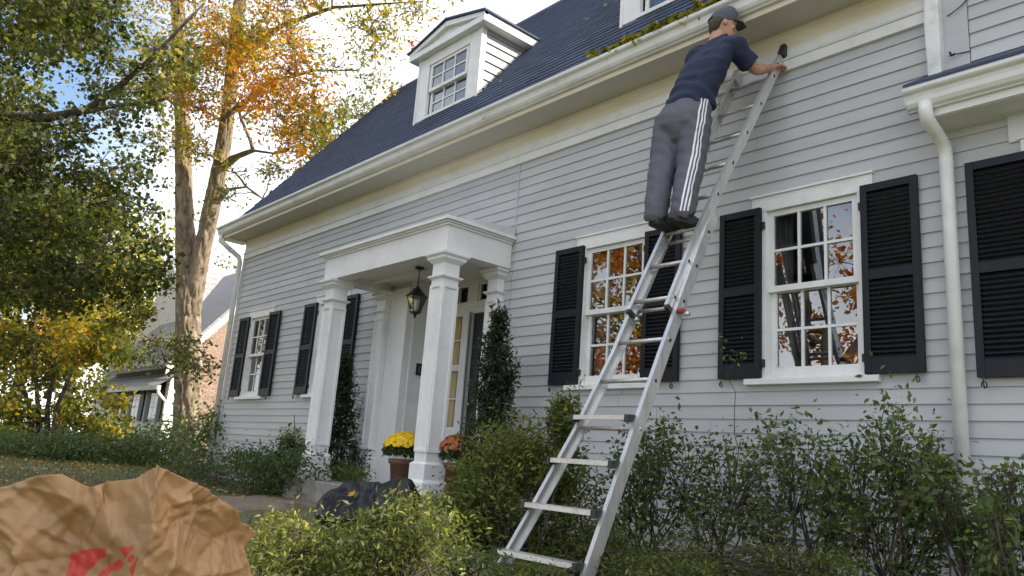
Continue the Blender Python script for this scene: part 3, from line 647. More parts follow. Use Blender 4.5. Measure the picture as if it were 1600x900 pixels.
for z in (1.60, 1.575, 1.55): MB().tube([(.595,-.095-max(0,z-1.56)*.9,z), (.595,-.094-max(0,z-1.56)*.9,z+.010)], .050, 14).build('downspout_crimp', WHITE, house, True)
v = [(.505,-.10,2.155),(.60,-.10,2.165),(.60,-.0,2.23),(.505,-.0,2.22),(.50,-.115,2.6),(.605,-.105,2.6),(.605,0,2.6),(.50,0,2.6),(.510,-.10,3.1),(.602,-.10,3.1),(.602,0,3.1),(.51,0,3.1),(.505,-.10,5.0),(.60,-.10,5.0),(.60,0,5.0),(.505,0,5.0)]
f = [(0,3,2,1)] + [(4*k+i, 4*k+(i+1) % 4, 4*k+4+(i+1) % 4, 4*k+4+i) for k in range(3) for i in range(4)] + [(12,13,14,15)]
MB().add(v, f).build('upper_downspout', mat('peeling_paint', (.78,.78,.77), (.70,.69,.67), .5, 4, .5, 18, dirt=((.35,.34,.32), 6, .6)), house, bevel=.012)
MB().tube([at_y(1480, 25, -.03), at_y(1488, 20, -.05), at_y(1503, 8, -.04), at_y(1512, -3, -.03), at_y(1530, -20, -.03)], .004, 6).build('wire', IRON, house)
MB().tube([at_y(1482, 88, -.05), at_y(1488, 86, -.06), at_y(1500, 83, -.035), at_y(1516, 80, -.03)], .004, 6).build('wire', IRON, house)
MB().tube([at_y(1484, 82, -.06), at_y(1487, 87, -.075), at_y(1492, 84, -.06)], .009, 6).build('wire_clip', IRON, house)
# flashing strip where the clapboards change above the portico
MB().box(-4.080, -4.062, -.027, -.005, 1.80, 2.654).build('joint_strip', SIDING, house)
MB().tube([(-4.08,-.03,1.83), (-4.40,-.03,1.90), (-4.62,-.035,1.93)], .007, 6).build('flashing', IRON, house)
# ------------------------------------------------------------------ ladder
def lad(i, off=0.):          # point on the ladder's centre plane at rung index i, shifted along the plane's normal
    return -.153-(14-i)*.1517 - .895*off, 2.557-(14-i)*.3045 + .446*off
ladder = thing('extension_ladder', (-1.15, -2.35, float(ground_z(-1.15, -2.35))), 'aluminium extension ladder with flared foot leaning on the grey house wall', 'ladder')
def xr_low(i): return float(np.interp(i, [0, 1, 5, 9.7], [-.775, -.785, -.825, -.835]))
def xl_low(i): return float(np.interp(i, [0, 1, 3, 5, 9.7], [-1.60, -1.53, -1.395, -1.30, -1.265]))
def xr_up(i): return float(np.interp(i, [6.7, 9, 14.9], [-.868, -.855, -.655]))
def xl_up(i): return float(np.interp(i, [6.7, 9, 14.9], [-1.245, -1.21, -1.105]))
def rail(i0, i1, xf, side, off, depth=.092, fl=.032, th=.006):
    """C-channel, web outside, flanges turned inwards"""
    st = []
    for i in np.linspace(i0, i1, 6):
        x = xf(i); y, z = lad(i, off); h = depth/2; s = -side
        sec = [(0,-h),(s*fl,-h),(s*fl,-h+th),(s*th,-h+th),(s*th,h-th),(s*fl,h-th),(s*fl,h),(0,h)]
        if side < 0: sec = sec[::-1]
        st.append([(x+a, y-.895*b, z+.446*b) for a, b in sec])
    return MB().sweep(None, st).build('rail', ALU, ladder)
rail(-.05, 9.55, xr_low, 1, -.045); rail(-.05, 9.55, xl_low, -1, -.045)
rail(6.72, 14.92, xr_up, 1, .02, .082); rail(6.72, 14.55, xl_up, -1, .02, .082)
# flat wide steps on the flared foot, with black end caps in front of the rails
for i in (1, 2, 3, 4):
    y, z = lad(i, .028); xa, xb = xl_low(i)-.012, xr_low(i)-.03
    MB().extrude([(y-.042, z-.016), (y-.038, z+.017), (y+.034, z+.020), (y+.038, z-.008)], 0, xa+.025, xb-.025).build('step', ALUR, ladder, bevel=.003)
    for a, b in ((xa-.006, xa+.025), (xb-.025, xb+.008)): MB().extrude([(y-.049, z-.030), (y-.044, z+.022), (y+.038, z+.026), (y+.040, z-.020)], 0, a, b).build('step_cap', BLKP, ladder, bevel=.005)
for i in (5, 6):
    y, z = lad(i, -.03); MB().tube([(xl_low(i)+.004, y, z), (xr_low(i)+.003, y, z)], .0165, 12).build('rung', ALUR, ladder, True)
for i in (4, 7, 9):
    y, z = lad(i-.08, -.06); MB().tube([(xl_low(i)+.004, y, z), (xr_low(i)+.002, y, z)], .014, 10).build('rung', ALUR, ladder, True)
for i in range(7, 15):
    y, z = lad(i, .02); MB().tube([(xl_up(i)-.002, y, z), (xr_up(i)+.003, y, z)], .0165, 12).build('rung', ALUR, ladder, True)
    MB().tube([(xr_up(i)+.0005, y, z), (xr_up(i)+.0045, y, z)], .0135, 12).build('rung_hole_disc', BLKP, ladder)  # black disc stands in for the dark hollow of the rung end
for i in (5, 6, 7.02, 8, 9): 
    y, z = lad(i, -.045); MB().tube([(xr_low(i)+.0005, y, z), (xr_low(i)+.0045, y, z)], .0125, 12).build('rung_hole_disc', BLKP, ladder)  # hole darkness of the lower rung ends put on as black discs
# red lock tabs, top end caps, bottom end plates, rubber feet, label sticker
for x, s in ((xr_low(6.7), 1), (xl_low(6.7), 1)):
    y, z = lad(6.72, -.03); MB().extrude([(y-.03, z-.018), (y-.040, z+.004), (y-.02, z+.020), (y+.045, z+.014), (y+.05, z-.008), (y+.0, z-.02)], 0, min(x, x+s*.04), max(x, x+s*.04)).build('lock_tab', REDP if x > -1 else ALUR, ladder, bevel=.008)
    y, z = lad(6.66, -.045); MB().tube([(x+s*.05, y, z), (x+s*.085, y, z)], .018, 12).build('lock_knob', ALUR, ladder, True)
for xf, s in ((xr_up, 1), (xl_up, -1)):
    x = xf(14.9); y, z = lad(14.93 if s > 0 else 14.55, .02)
    dn = (0, .446, .895); nn = (0, -.895, .446); v = []
    for t, g in ((-.085, .0), (.04, .0), (.07, .016)):
        for dx in (-.038+g, .014-g):
            for h in (-.052+g, .052-g): v.append((x+(dx if s > 0 else -dx), y+dn[1]*t+nn[1]*h, z+dn[2]*t+nn[2]*h))
    f = []
    for k in range(2):
        a = k*4; f += [(a, a+1, a+5, a+4), (a+1, a+3, a+7, a+5), (a+3, a+2, a+6, a+7), (a+2, a, a+4, a+6)]
    f += [(0, 2, 3, 1), (8, 9, 11, 10)]; MB().add(v, f).build('end_cap', BLKP if s > 0 else ALUR, ladder, bevel=.012)
    y, z = lad(6.68, .02); xx = xf(6.7); MB().add([(xx+(a if s > 0 else -a), y-.895*h+.446*t, z+.446*h+.895*t) for t in (-.012, .02) for a, h in ((-.03, -.037), (.004, -.037), (.004, .037), (-.03, .037))], [(0,3,2,1),(4,5,6,7),(0,1,5,4),(1,2,6,5),(2,3,7,6),(3,0,4,7)]).build('end_plate', BLKP, ladder)
for xf, s in ((xr_low, 1), (xl_low, -1)):
    y, z = lad(-.05, -.045); x = xf(0); gz = float(ground_z(x, y)); MB().box(x-.03, x+.03, y-.06, y+.05, min(gz+.01, z-.12), z+.03).build('foot_pad', BLKP, ladder, bevel=.01)
def stick(i0, i1, m, off=0.018):
    v = []
    for i in (i0, i1):
        y, z = lad(i, -.045)
        for h in (-off, off): v.append((xr_low(i)+.0012, y-.895*h, z+.446*h))
    MB().add(v, [(0, 1, 3, 2)]).build('warning_sticker', m, ladder)
stick(4.25, 4.5, mat('sticker_silver', (.55,.55,.55), (.2,.2,.2), .5, 90)); stick(4.55, 4.66, mat('sticker_yellow', (.65,.62,.30), (.3,.3,.2), .5, 120)); stick(4.74, 4.80, mat('sticker_red', (.55,.15,.12), (.6,.5,.5), .5, 120), .012)
stick(8.55, 8.95, mat('sticker_silver', (.55,.55,.55)))

# ------------------------------------------------------------------ person on the ladder
def ring_loft(rings, n=20):
    """rings: (centre, a-vector, b-vector) ellipses"""
    st = []
    for c, a, b in rings:
        c, a, b = Vector(c), Vector(a), Vector(b); st.append([c+a*math.cos(2*math.pi*k/n)+b*math.sin(2*math.pi*k/n) for k in range(n)])
    return st
def limb(path, radii, n=16, squash=1.0):
    P = [Vector(p) for p in path]; st = []
    for i, p in enumerate(P):
        d = (P[min(i+1, len(P)-1)]-P[max(i-1, 0)]).normalized(); a = d.cross(Vector((0, 1, 0)) if abs(d.y) < .8 else Vector((0, 0, 1))).normalized(); b = a.cross(d).normalized()
        st.append((p, a*radii[i], b*radii[i]*squash))
    return ring_loft(st, n)
def rounded(st):
    """close the ends of a loft softly"""
    def cap(ring, d):
        c = sum(ring, Vector())/len(ring); r = sum(((p-c).length for p in ring))/len(ring)
        return [[c+(p-c)*k+d*r*h for p in ring] for k, h in ((.86, .35), (.5, .62), (.1, .72))]
    c0 = sum(st[0], Vector())/len(st[0]); c1 = sum(st[1], Vector())/len(st[1]); d0 = (c0-c1).normalized()
    e0 = sum(st[-1], Vector())/len(st[-1]); e1 = sum(st[-2], Vector())/len(st[-2]); d1 = (e0-e1).normalized()
    return cap(st[0], d0)[::-1] + st + cap(st[-1], d1)
def smooth_path(P, R, m=5):
    """Catmull-Rom refine"""
    P = [np.array(p, float) for p in P]; out, rad = [], []
    for i in range(len(P)-1):
        p0, p1, p2, p3 = P[max(i-1, 0)], P[i], P[i+1], P[min(i+2, len(P)-1)]
        for k in range(m):
            t = k/m; out.append(.5*((2*p1)+(-p0+p2)*t+(2*p0-5*p1+4*p2-p3)*t*t+(-p0+3*p1-3*p2+p3)*t**3)); rad.append(R[i]*(1-t)+R[i+1]*t)
    out.append(P[-1]); rad.append(R[-1]); return out, rad
def fused(name, lofts, material, parent, voxel=.009, smooth=6, post=None):
    mb = MB()
    for st in lofts: mb.sweep(None, st)
    me = bpy.data.meshes.new(name+'_raw'); me.from_pydata(mb.v, [], mb.f); me.update()
    o = bpy.data.objects.new('tmp', me); COL.objects.link(o)
    r = o.modifiers.new('r', 'REMESH'); r.mode = 'VOXEL'; r.voxel_size = voxel
    s = o.modifiers.new('s', 'SMOOTH'); s.iterations = smooth; s.factor = .5
    bpy.context.view_layer.update(); dg = bpy.context.evaluated_depsgraph_get()
    m2 = bpy.data.meshes.new_from_object(o.evaluated_get(dg)); m2.name = name; bpy.data.objects.remove(o); bpy.data.meshes.remove(me)
    if post:
        V = np.empty(len(m2.vertices)*3, np.float32); m2.vertices.foreach_get('co', V); V = V.reshape(-1, 3).astype(float)
        Nn = np.empty(len(m2.vertices)*3, np.float32); m2.vertices.foreach_get('normal', Nn); V = post(V, Nn.reshape(-1, 3)); m2.vertices.foreach_set('co', V.astype(np.float32).ravel()); m2.update()
    m2.materials.clear(); return link(name, m2, material, parent, True)
SKIN = mat('skin', (.50,.27,.19), (.42,.21,.145), .5, 14, .15, 60)
NAVY = mat('navy_tshirt', (.012,.018,.050), (.017,.024,.062), .85, 30, .25, 300)
GREYP = mat('charcoal_track_pants', (.080,.083,.105), (.096,.099,.122), .7, 25, .2, 260)
SHOE = mat('black_shoe', (.020,.020,.023), (.030,.030,.034), .6, 20, .2, 80)
CAPM = mat('grey_cap_cloth', (.075,.085,.105), (.095,.105,.125), .85, 40, .3, 250)
HAIRM = mat('short_brown_hair', (.045,.030,.020), (.09,.065,.045), .8, 60, .6, 120)
STRIPE = mat('white_stripe', (.78,.78,.82), (.72,.72,.76), .6, 30)
person = thing('person', (-1.05, -.92, 1.05), 'person in grey cap, navy t-shirt and striped grey track pants standing on ladder', 'person')
AL, KL, HL = (-1.178,-1.085,1.15), (-1.215,-.955,1.66), (-1.205,-.855,2.04)
AR, KR, HR = (-.945,-1.045,1.15), (-.985,-.905,1.63), (-1.035,-.825,2.03)
PELV = (-1.115,-.845,2.10)
SHR, ELR, WRR = (-.80,-.60,2.690), (-.725,-.400,2.545), (-.695,-.190,2.630)
SHL, ELL, WRL = (-1.165,-.62,2.70), (-1.25,-.42,2.58), (-1.29,-.205,2.71)
HEAD = np.array((-.930,-.575,2.955)); fd = np.array((.60,.78,-.10)); fd /= np.linalg.norm(fd)
hs = np.cross(fd, (0, 0, 1.)); hs /= np.linalg.norm(hs); hu = np.cross(hs, fd)       # right ear side, up
def H(a, b, c): return Vector(HEAD + hs*a + fd*b + hu*c)
def head_loft():
    # (height, half width, front, back)
    rows = [(-.150,.030,.070,.0),(-.140,.048,.092,-.02),(-.115,.062,.104,-.045),(-.08,.072,.106,-.075),(-.04,.079,.104,-.098),(.0,.083,.103,-.108),(.04,.086,.102,-.112),(.08,.083,.094,-.106),(.11,.070,.074,-.088),(.13,.045,.045,-.055),(.137,.012,.015,-.02)]
    st = []
    for z, w, f, b in rows:
        c = (f+b)/2; r = (f-b)/2; st.append([H(w*math.cos(t), c+r*math.sin(t), z) for t in np.linspace(0, 2*math.pi, 24, endpoint=False)])
    return st
def blob(c, ax): 
    st = []
    for p in np.linspace(-1, 1, 7)[1:-1]:
        r = math.sqrt(1-p*p); st.append([Vector(c)+Vector(ax[0])*r*math.cos(t)+Vector(ax[1])*r*math.sin(t)+Vector(ax[2])*p for t in np.linspace(0, 2*math.pi, 10, endpoint=False)])
    return st
hsV, fdV, huV = Vector(hs), Vector(fd), Vector(hu)
face = [head_loft(),
        ring_loft([(H(0,.100,.005), hsV*.010, huV*.008), (H(0,.116,-.022), hsV*.014, huV*.010), (H(0,.126,-.040), hsV*.018, huV*.012), (H(0,.112,-.052), hsV*.018, huV*.008)], 10),   # nose
        blob(H(0,.104,-.082), (hsV*.026, fdV*.010, huV*.007)), blob(H(0,.101,-.097), (hsV*.024, fdV*.010, huV*.008)), blob(H(0,.098,-.128), (hsV*.026, fdV*.014, huV*.018)),   # lips, chin
        blob(H(.036,.098,.018), (hsV*.026, fdV*.010, huV*.010)), blob(H(-.036,.098,.018), (hsV*.026, fdV*.010, huV*.010))]   # brow
for s in (1, -1):
    face.append(blob(H(s*.086,-.008,-.018), (hsV*.012, fdV*.022, huV*.036))); face.append(blob(H(s*.055,.075,-.035), (hsV*.02, fdV*.018, huV*.022)))
def hand(wr, d, palmn, side, curl=1.0):
    """palm and five fingers closed round a bar; d: hand direction, palmn: the way the palm faces"""
    w = Vector(wr); d = Vector(d).normalized(); pn = Vector(palmn); pn = (pn-d*pn.dot(d)).normalized(); sx = d.cross(pn).normalized()*side
    L = [ring_loft([(w, sx*.032, pn*.022), (w+d*.03, sx*.038, pn*.020), (w+d*.065, sx*.046, pn*.019), (w+d*.095, sx*.045, pn*.016), (w+d*.105, sx*.038, pn*.012)], 14)]
    for k, (o, l) in enumerate(((-.034,.074), (-.011,.084), (.012,.080), (.034,.062))):
        p0 = w+d*.088+sx*o; p1 = p0+d*l*.42+pn*.008*curl; p2 = p1+(d*.35+pn*.9*curl).normalized()*l*.36; p3 = p2+(-d*.5*curl+pn*.7).normalized()*l*.30
        L.append(rounded(limb([p0-d*.02, p0, p1, p2, p3], [.0095, .0098, .0092, .0088, .0078], 8)))
    t0 = w+d*.030-sx*.034+pn*.006; t1 = t0+(d*.5-sx*.55+pn*.5).normalized()*.042; t2 = t1+(d*.75+pn*.6).normalized()*.034; t3 = t2+(d*.7+pn*.2+sx*.5).normalized()*.024
    L.append(rounded(limb([t0, t1, t2, t3], [.015, .0115, .0105, .009], 8)))
    return L
def arm(s, e, w_, sc=1.0):
    P, R = smooth_path([s, np.array(s)*.45+np.array(e)*.55, e, np.array(e)*.6+np.array(w_)*.4, w_], [.062*sc, .055*sc, .046*sc, .047*sc, .029*sc]); return rounded(limb(P, R, 14))
torso_sec = [(2.10,(-1.115,-.845),.155,.125),(2.22,(-1.09,-.80),.16,.125),(2.40,(-1.05,-.735),.175,.125),(2.58,(-1.005,-.675),.185,.125),(2.70,(-.98,-.64),.16,.10),(2.78,(-.968,-.62),.085,.075)]
torso = ring_loft([((c[0], c[1], z), (a, 0, 0), (0, b, .04)) for z, c, a, b in torso_sec], 20)
neck = limb([(-.968,-.625,2.76), (-.958,-.612,2.84), (-.945,-.592,2.90)], [.072, .064, .062], 16)
legs = []
for a, k_, h in ((AL, KL, HL), (AR, KR, HR)):
    P, R = smooth_path([h, k_, (a[0], a[1], a[2])], [.095, .062, .046]); legs.append(rounded(limb(P, R, 14))); legs.append(rounded(limb([(a[0], a[1]-.02, a[2]-.02), (a[0]+.0, a[1]+.05, a[2]-.055), (a[0]+.0, a[1]+.14, a[2]-.065)], [.036, .028, .020], 10, .8)))
DR, DL = Vector(WRR)-Vector(ELR), Vector(WRL)-Vector(ELL)
body = fused('body', face+[torso, neck, arm(SHR, ELR, WRR), arm(SHL, ELL, WRL)] + legs + hand(WRR, (.12,.75,.30), (.45,.1,-.75), 1) + hand(WRL, (-.05,.55,.7), (0,.8,-.5), -1, .35), SKIN, person, .0062, 3)
# eyes under the brow
for s in (1, -1):
    c = H(s*.034,.0925,-.006); MB().add(*[[c+hsV*.014*math.cos(t)+huV*.008*math.sin(t)+fdV*.006 for t in np.linspace(0, 6.283, 10, endpoint=False)], [tuple(range(10))]]).build('eye', mat('eye_dark', (.06,.04,.03), (.5,.48,.45), .3, 60), body)
# hair below the cap
hr = [[H(w*math.cos(t), (f+b)/2+(f-b)/2*math.sin(t), z) for t in np.linspace(0, 2*math.pi, 24, endpoint=False)] for z, w, f, b in ((-.088,.050,-.050,-.090),(-.06,.076,-.028,-.110),(-.02,.0885,-.010,-.119),(.02,.0905,.040,-.119),(.07,.087,.07,-.112),(.10,.078,.06,-.10))]
fused('hair', [hr], HAIRM, person, .007, 2)
# cap: crown, brim, strap opening
crown = [[H(w*math.cos(t), (f+b)/2+(f-b)/2*math.sin(t), z + (.030*math.sin(t))) for t in np.linspace(0, 2*math.pi, 28, endpoint=False)] for z, w, f, b in ((.005,.0935,.110,-.122),(.04,.097,.114,-.125),(.09,.095,.112,-.118),(.125,.086,.098,-.100),(.150,.066,.070,-.072),(.163,.038,.038,-.042),(.167,.008,.006,-.012))]
cap_o = fused('cap', [crown], CAPM, person, .007, 3)
V = []; F = []; nb = 14
for j, (f0, zz, ww) in enumerate(((.085,.034,.090),(.125,.040,.088),(.165,.038,.078),(.195,.031,.054),(.203,.028,.03))):
    for i in range(nb+1):
        t = -1+2*i/nb; V.append(H(ww*t, f0-.03*t*t*(1 if j > 2 else .55), zz-.014*t*t))
for j in range(4):
    for i in range(nb): a = j*(nb+1)+i; F.append((a, a+1, a+nb+2, a+nb+1))
me = bpy.data.meshes.new('brim'); me.from_pydata([tuple(v) for v in V], [], F); br = link('brim', me, CAPM, cap_o, True); so = br.modifiers.new('t', 'SOLIDIFY'); so.thickness = .006
MB().lathe([(.0,-.004),(.008,-.003),(.009,.002),(.0,.006)], tuple(H(0,-.003,.168)), 10).build('cap_button', CAPM, cap_o, True)
MB().tube([H(w, b, .028) for w, b in ((-.05,-.112),(-.025,-.124),(0,-.127),(.025,-.124),(.05,-.112))], .007, 6).build('cap_strap', BLKP, cap_o, True)
# t-shirt with drag folds
tsec = [(2.145,(-1.095,-.800),.215,.200),(2.22,(-1.085,-.790),.212,.192),(2.32,(-1.065,-.760),.212,.180),(2.45,(-1.038,-.722),.222,.174),(2.57,(-1.010,-.685),.228,.165),(2.66,(-.988,-.655),.222,.145),(2.735,(-.975,-.635),.185,.115),(2.79,(-.966,-.622),.122,.098),(2.825,(-.962,-.618),.094,.090),(2.845,(-.960,-.616),.082,.080)]
tsh = ring_loft([((c[0], c[1], z), (a, 0, -.035 if z < 2.2 else 0), (0, b, .05)) for z, c, a, b in tsec], 28)
def sleeve(s, e, t=.72):
    s, e = np.array(s), np.array(e); m = s*(1-t)+e*t; i = s+np.array((-.1 if s[0] > -1 else .1, -.02, .0))
    P, R = smooth_path([i, s, s*.5+m*.5, m], [.10, .098, .092, .090]); return limb(P, R, 18)
def folds(V, N):
    dv = np.array((.25, .30, .92)); dv /= np.linalg.norm(dv)
    q = V + .05*np.stack([vnoise(V*7, 3), vnoise(V*7, 4), vnoise(V*7, 5)], 1)
    h = (V[:, 2]-2.1)/.7
    a = np.sin((q@np.array((14., 22., 46.)))) * np.clip(.9-h, 0, 1)*.0075 + (.35-np.abs(vnoise(q*np.array((6., 6., 9.)), 8)))*.020 + (.35-np.abs(vnoise(q*np.array((13., 13., 8.)), 9)))*.010 + .004*fbm(V*5.5, 3, 7)
    return V+N*a[:, None]
fused('t_shirt', [tsh, sleeve(SHR, ELR, .80), sleeve(SHL, ELL)], NAVY, person, .010, 5, folds)
# track pants
pl = []
psec = [(2.235,(-1.09,-.800),.190,.172),(2.17,(-1.10,-.815),.212,.190),(2.08,(-1.115,-.845),.228,.205),(2.0,(-1.118,-.862),.225,.195),(1.93,(-1.118,-.865),.205,.165)]
pl.append(rounded(ring_loft([((c[0], c[1], z), (a, 0, -.03), (0, b, .06)) for z, c, a, b in psec], 26)))
for a, k_, h, s in ((AL, KL, HL, -1), (AR, KR, HR, 1)):
    h2 = (h[0]+s*.018, h[1]-.01, h[2]); P, R = smooth_path([h2, (h2[0]*.55+k_[0]*.45, h2[1]*.55+k_[1]*.45, h2[2]*.55+k_[2]*.45), k_, (a[0]*.5+k_[0]*.5, a[1]*.5+k_[1]*.5-.012, a[2]*.5+k_[2]*.5), (a[0], a[1], a[2]+.02), (a[0], a[1]-.0, a[2]-.015)], [.140, .128, .112, .098, .090, .089]); pl.append(limb(P, R, 18, 1.08))
def pfolds(V, N):
    kz = np.exp(-((V[:, 2]-1.60)/.18)**2) + .8*np.exp(-((V[:, 2]-1.22)/.14)**2) + .7*np.exp(-((V[:, 2]-1.92)/.13)**2)
    q = V + .045*np.stack([vnoise(V*6, 13), vnoise(V*6, 14), vnoise(V*6, 15)], 1)
    a = np.sin(q@np.array((22., 30., 50.)))*.0035*kz + (.35-np.abs(vnoise(q*np.array((9., 9., 6.)), 18)))*.012*kz + (.35-np.abs(vnoise(q*np.array((14., 14., 9.)), 19)))*.006 + .004*fbm(V*5, 3, 17)
    return V+N*a[:, None]
pants = fused('track_pants', pl, GREYP, person, .010, 5, pfolds)
# three white stripes down each outer leg, laid on the cloth
for h, k_, a, s in ((HR, KR, AR, 1), (HL, KL, AL, -1)):
    for j in (-1, 0, 1):
        V = []; F = []
        for q in range(41):
            t = q/40; z = 2.19*(1-t)+1.125*t
            c = np.array([np.interp(-z, [-2.2,-h[2],-k_[2],-a[2],-1.1], [h[0], h[0], k_[0], a[0], a[0]]), np.interp(-z, [-2.2,-h[2],-k_[2],-a[2],-1.1], [-.80, h[1], k_[1], a[1], a[1]])])
            R = np.interp(-z, [-2.2,-2.05,-1.65,-1.15], [.20, .20, .135, .11])
            phi0 = (-.38 - .50*t) if s > 0 else (-.2)
            for e in (-.5, .5):
                ph = phi0 + (j*.026 + e*.013)/R*1.35*(1-.15*t)
                V.append((c[0]+s*R*1.0*math.cos(ph), c[1]+R*math.sin(ph), z))
        for q in range(40): F.append((2*q, 2*q+1, 2*q+3, 2*q+2))
        me = bpy.data.meshes.new('stripe'); me.from_pydata(V, [], F); st_ = link('stripe', me, STRIPE, pants, True)
        sw = st_.modifiers.new('w', 'SHRINKWRAP'); sw.target = pants; sw.wrap_method = 'NEAREST_SURFACEPOINT'; sw.offset = .0025; sw.wrap_mode = 'ABOVE_SURFACE'
# shoes: sole and upper
for hx, hy, tx, ty, z in ((-1.150,-1.165,-1.130,-.850,1.056), (-.985,-1.145,-.935,-.825,1.054)):
    hl, to = np.array((hx, hy, z)), np.array((tx, ty, z)); d = (to-hl)/np.linalg.norm(to-hl); sx = np.cross(d, (0, 0, 1.)); st = []; so_ = []
    for t, w, hgt in ((0,.034,.070),(.08,.047,.105),(.25,.052,.135),(.40,.053,.125),(.55,.056,.100),(.72,.061,.078),(.88,.055,.062),(1.0,.030,.045)):
        c = hl+(to-hl)*t; st.append([Vector(c)+Vector(sx)*w*math.cos(q)+Vector((0, 0, 1))*(max(0, math.sin(q))*hgt+.018+.004*math.sin(q)) for q in np.linspace(0, 6.283, 18, endpoint=False)])
        so_.append([Vector(c)+Vector(sx)*(w+.006)*cx_+Vector((0, 0, zz)) for cx_, zz in ((-1,.0),(1,.0),(1.02,.026),(-1.02,.026))])
    up_ = fused('shoe', [rounded(st)], SHOE, person, .007, 3); MB().sweep(None, so_).build('sole', mat('shoe_sole', (.02,.02,.022), (.03,.03,.03), .8, 30), up_, False, .006)
    for q in range(4):
        c = hl+(to-hl)*(.46+.07*q)+np.array((0, 0, .098-.009*q)); MB().tube([c-sx*.024, c+np.array((0,0,.008)), c+sx*.024], .003, 5).build('lace', mat('lace', (.05,.05,.055), (.06,.06,.06), .8), up_)
sc = thing('paint_scraper', tuple(Vector(WRR)+Vector((.01,.07,-.02))), 'small dark scraper held in the right hand of person on ladder', 'hand tool')
a0 = at_y(1190, 117, -.19); a1 = at_y(1204, 107, -.15); MB().tube([a0, a1], [.004, .007], 6).build('blade', IRON, sc); MB().tube([a1, at_y(1217, 99, -.13)], [.011, .012], 8).build('handle', BLKP, sc, True)

# ------------------------------------------------------------------ porch things
lx, ly = -5.36, -.42
lan = thing('hanging_lantern', (lx, ly, 1.475), 'black iron glass lantern hanging from the white portico ceiling', 'lantern')
MB().lathe([(.0,0),(.06,0),(.06,-.012),(.02,-.03),(.0,-.03)], (lx, ly, 1.4745), 16).build('canopy', IRON, lan, True)
for k in range(7):
    zc = 1.435-k*.032; pts = [(lx+(.010*math.cos(t) if k % 2 else 0), ly+(0 if k % 2 else .010*math.cos(t)), zc+.020*math.sin(t)) for t in np.linspace(0, 6.283, 9)]
    MB().tube(pts, .0035, 5).build('chain_link', IRON, lan)
MB().lathe([(.0,1.235),(.02,1.23),(.024,1.21),(.05,1.20),(.055,1.185),(.10,1.135),(.135,1.105),(.138,1.095),(.0,1.095)], (lx, ly, 0), 6).build('cap', IRON, lan)
for k in range(6):
    t = k*math.pi/3; c, s = math.cos(t), math.sin(t); MB().tube([(lx+.118*c, ly+.118*s, 1.10), (lx+.062*c, ly+.062*s, .905)], .006, 5).build('cage_bar', IRON, lan)
    t2 = t+math.pi/3; q = [(lx+.116*math.cos(u), ly+.116*math.sin(u), 1.095) for u in (t, t2)] + [(lx+.061*math.cos(u), ly+.061*math.sin(u), .91) for u in (t2, t)]
    MB().add(q, [(0,1,2,3)]).build('pane', GLASSC, lan)
MB().lathe([(.0,.915),(.068,.912),(.070,.898),(.03,.88),(.012,.868),(.018,.855),(.012,.842),(.0,.825)], (lx, ly, 0), 6).build('base', IRON, lan)
MB().lathe([(.0,.91),(.018,.912),(.018,.98),(.022,1.0),(.012,1.05),(.0,1.06)], (lx, ly, 0), 12).build('bulb', mat('frosted_bulb', (.75,.72,.66), (.7,.68,.62), .4), lan, True)
pq = tag(MB().box(-6.128, -6.112, .20, .32, .24, .40).build('wall_plaque', IRON, None, False, .006), 'small dark square plaque on the white wall beside the front door', 'plaque')
MB().box(-6.1115, -6.109, .225, .295, .27, .37).build('plate', mat('plaque_plate', (.05,.045,.04), (.09,.08,.07), .4, 60), pq)
def mum_pot(name, label, c, r, potc, fl, tint, seed, n=760):
    rng = np.random.default_rng(seed); root = thing(name, c, label, 'flower pot'); x, y, z = c
    MB().lathe([(.0,0),(r*.70,0),(r*.92,.27),(r*1.04,.275),(r*1.06,.33),(r*.94,.33),(r*.90,.28),(.0,.28)], c, 24).build('pot', potc, root, True)
    d = rng.normal(size=(2600, 3)); d /= np.linalg.norm(d, axis=1)[:, None]; d[:, 2] = np.abs(d[:, 2])*1.05-.25; P = np.array((x, y, z+.42))+d*np.array((r*1.45, r*1.45, r*1.15))*rng.uniform(.80, .97, 2600)[:, None]
    V, F, T = leaf_mesh(P, .05, rng, LEAF_OVAL, .2, rng.random(2600)*.7); fast('foliage', V, F, LSHRUB, root, T)
    # flower heads: little double rosettes over the dome
    d = rng.normal(size=(n, 3)); d /= np.linalg.norm(d, axis=1)[:, None]; d[:, 2] = np.abs(d[:, 2]); d = d[d[:, 2] > .22]; d[:, 2] -= .02
    C = np.array((x, y, z+.43))+d*np.array((r*1.48, r*1.48, r*1.2))*rng.uniform(.97, 1.05, len(d))[:, None]
    t = np.linspace(0, 6.283, 9)[:-1]; T0 = np.array([(0,0,.12)]+[(math.cos(a)*(.5 if i % 2 else .38), math.sin(a)*(.5 if i % 2 else .38), 0) for i, a in enumerate(t)]); Fq = [(0, i+1, (i+1) % 8+1) for i in range(8)]
    V, F, T = leaf_mesh(C, .050, rng, (T0, Fq), 0, np.clip(tint+rng.normal(size=len(C))*.12, 0, 1), d*3.0); fast('flowers', V, F, fl, root, T)
    return root
YEL = leaf_mat('yellow_mum', [(0,(.55,.30,.01)),(.4,(.78,.52,.012)),(1,(.86,.68,.03))], .2); ORA = leaf_mat('bronze_mum', [(0,(.22,.06,.03)),(.5,(.42,.13,.04)),(1,(.55,.24,.07))], .2)
TERRA = mat('brown_pot', (.17,.085,.055), (.13,.065,.045), .7, 6, .3, 40); TERRAR = mat('red_pot', (.22,.06,.04), (.17,.045,.035), .6, 6, .3, 40)
c = at_y(628, 748, -.60); mum_pot('potted_mum', 'bright yellow chrysanthemum in brown pot on the porch', (float(c[0]), -.60, SLABZ+.002), .165, TERRA, YEL, .6, 3)
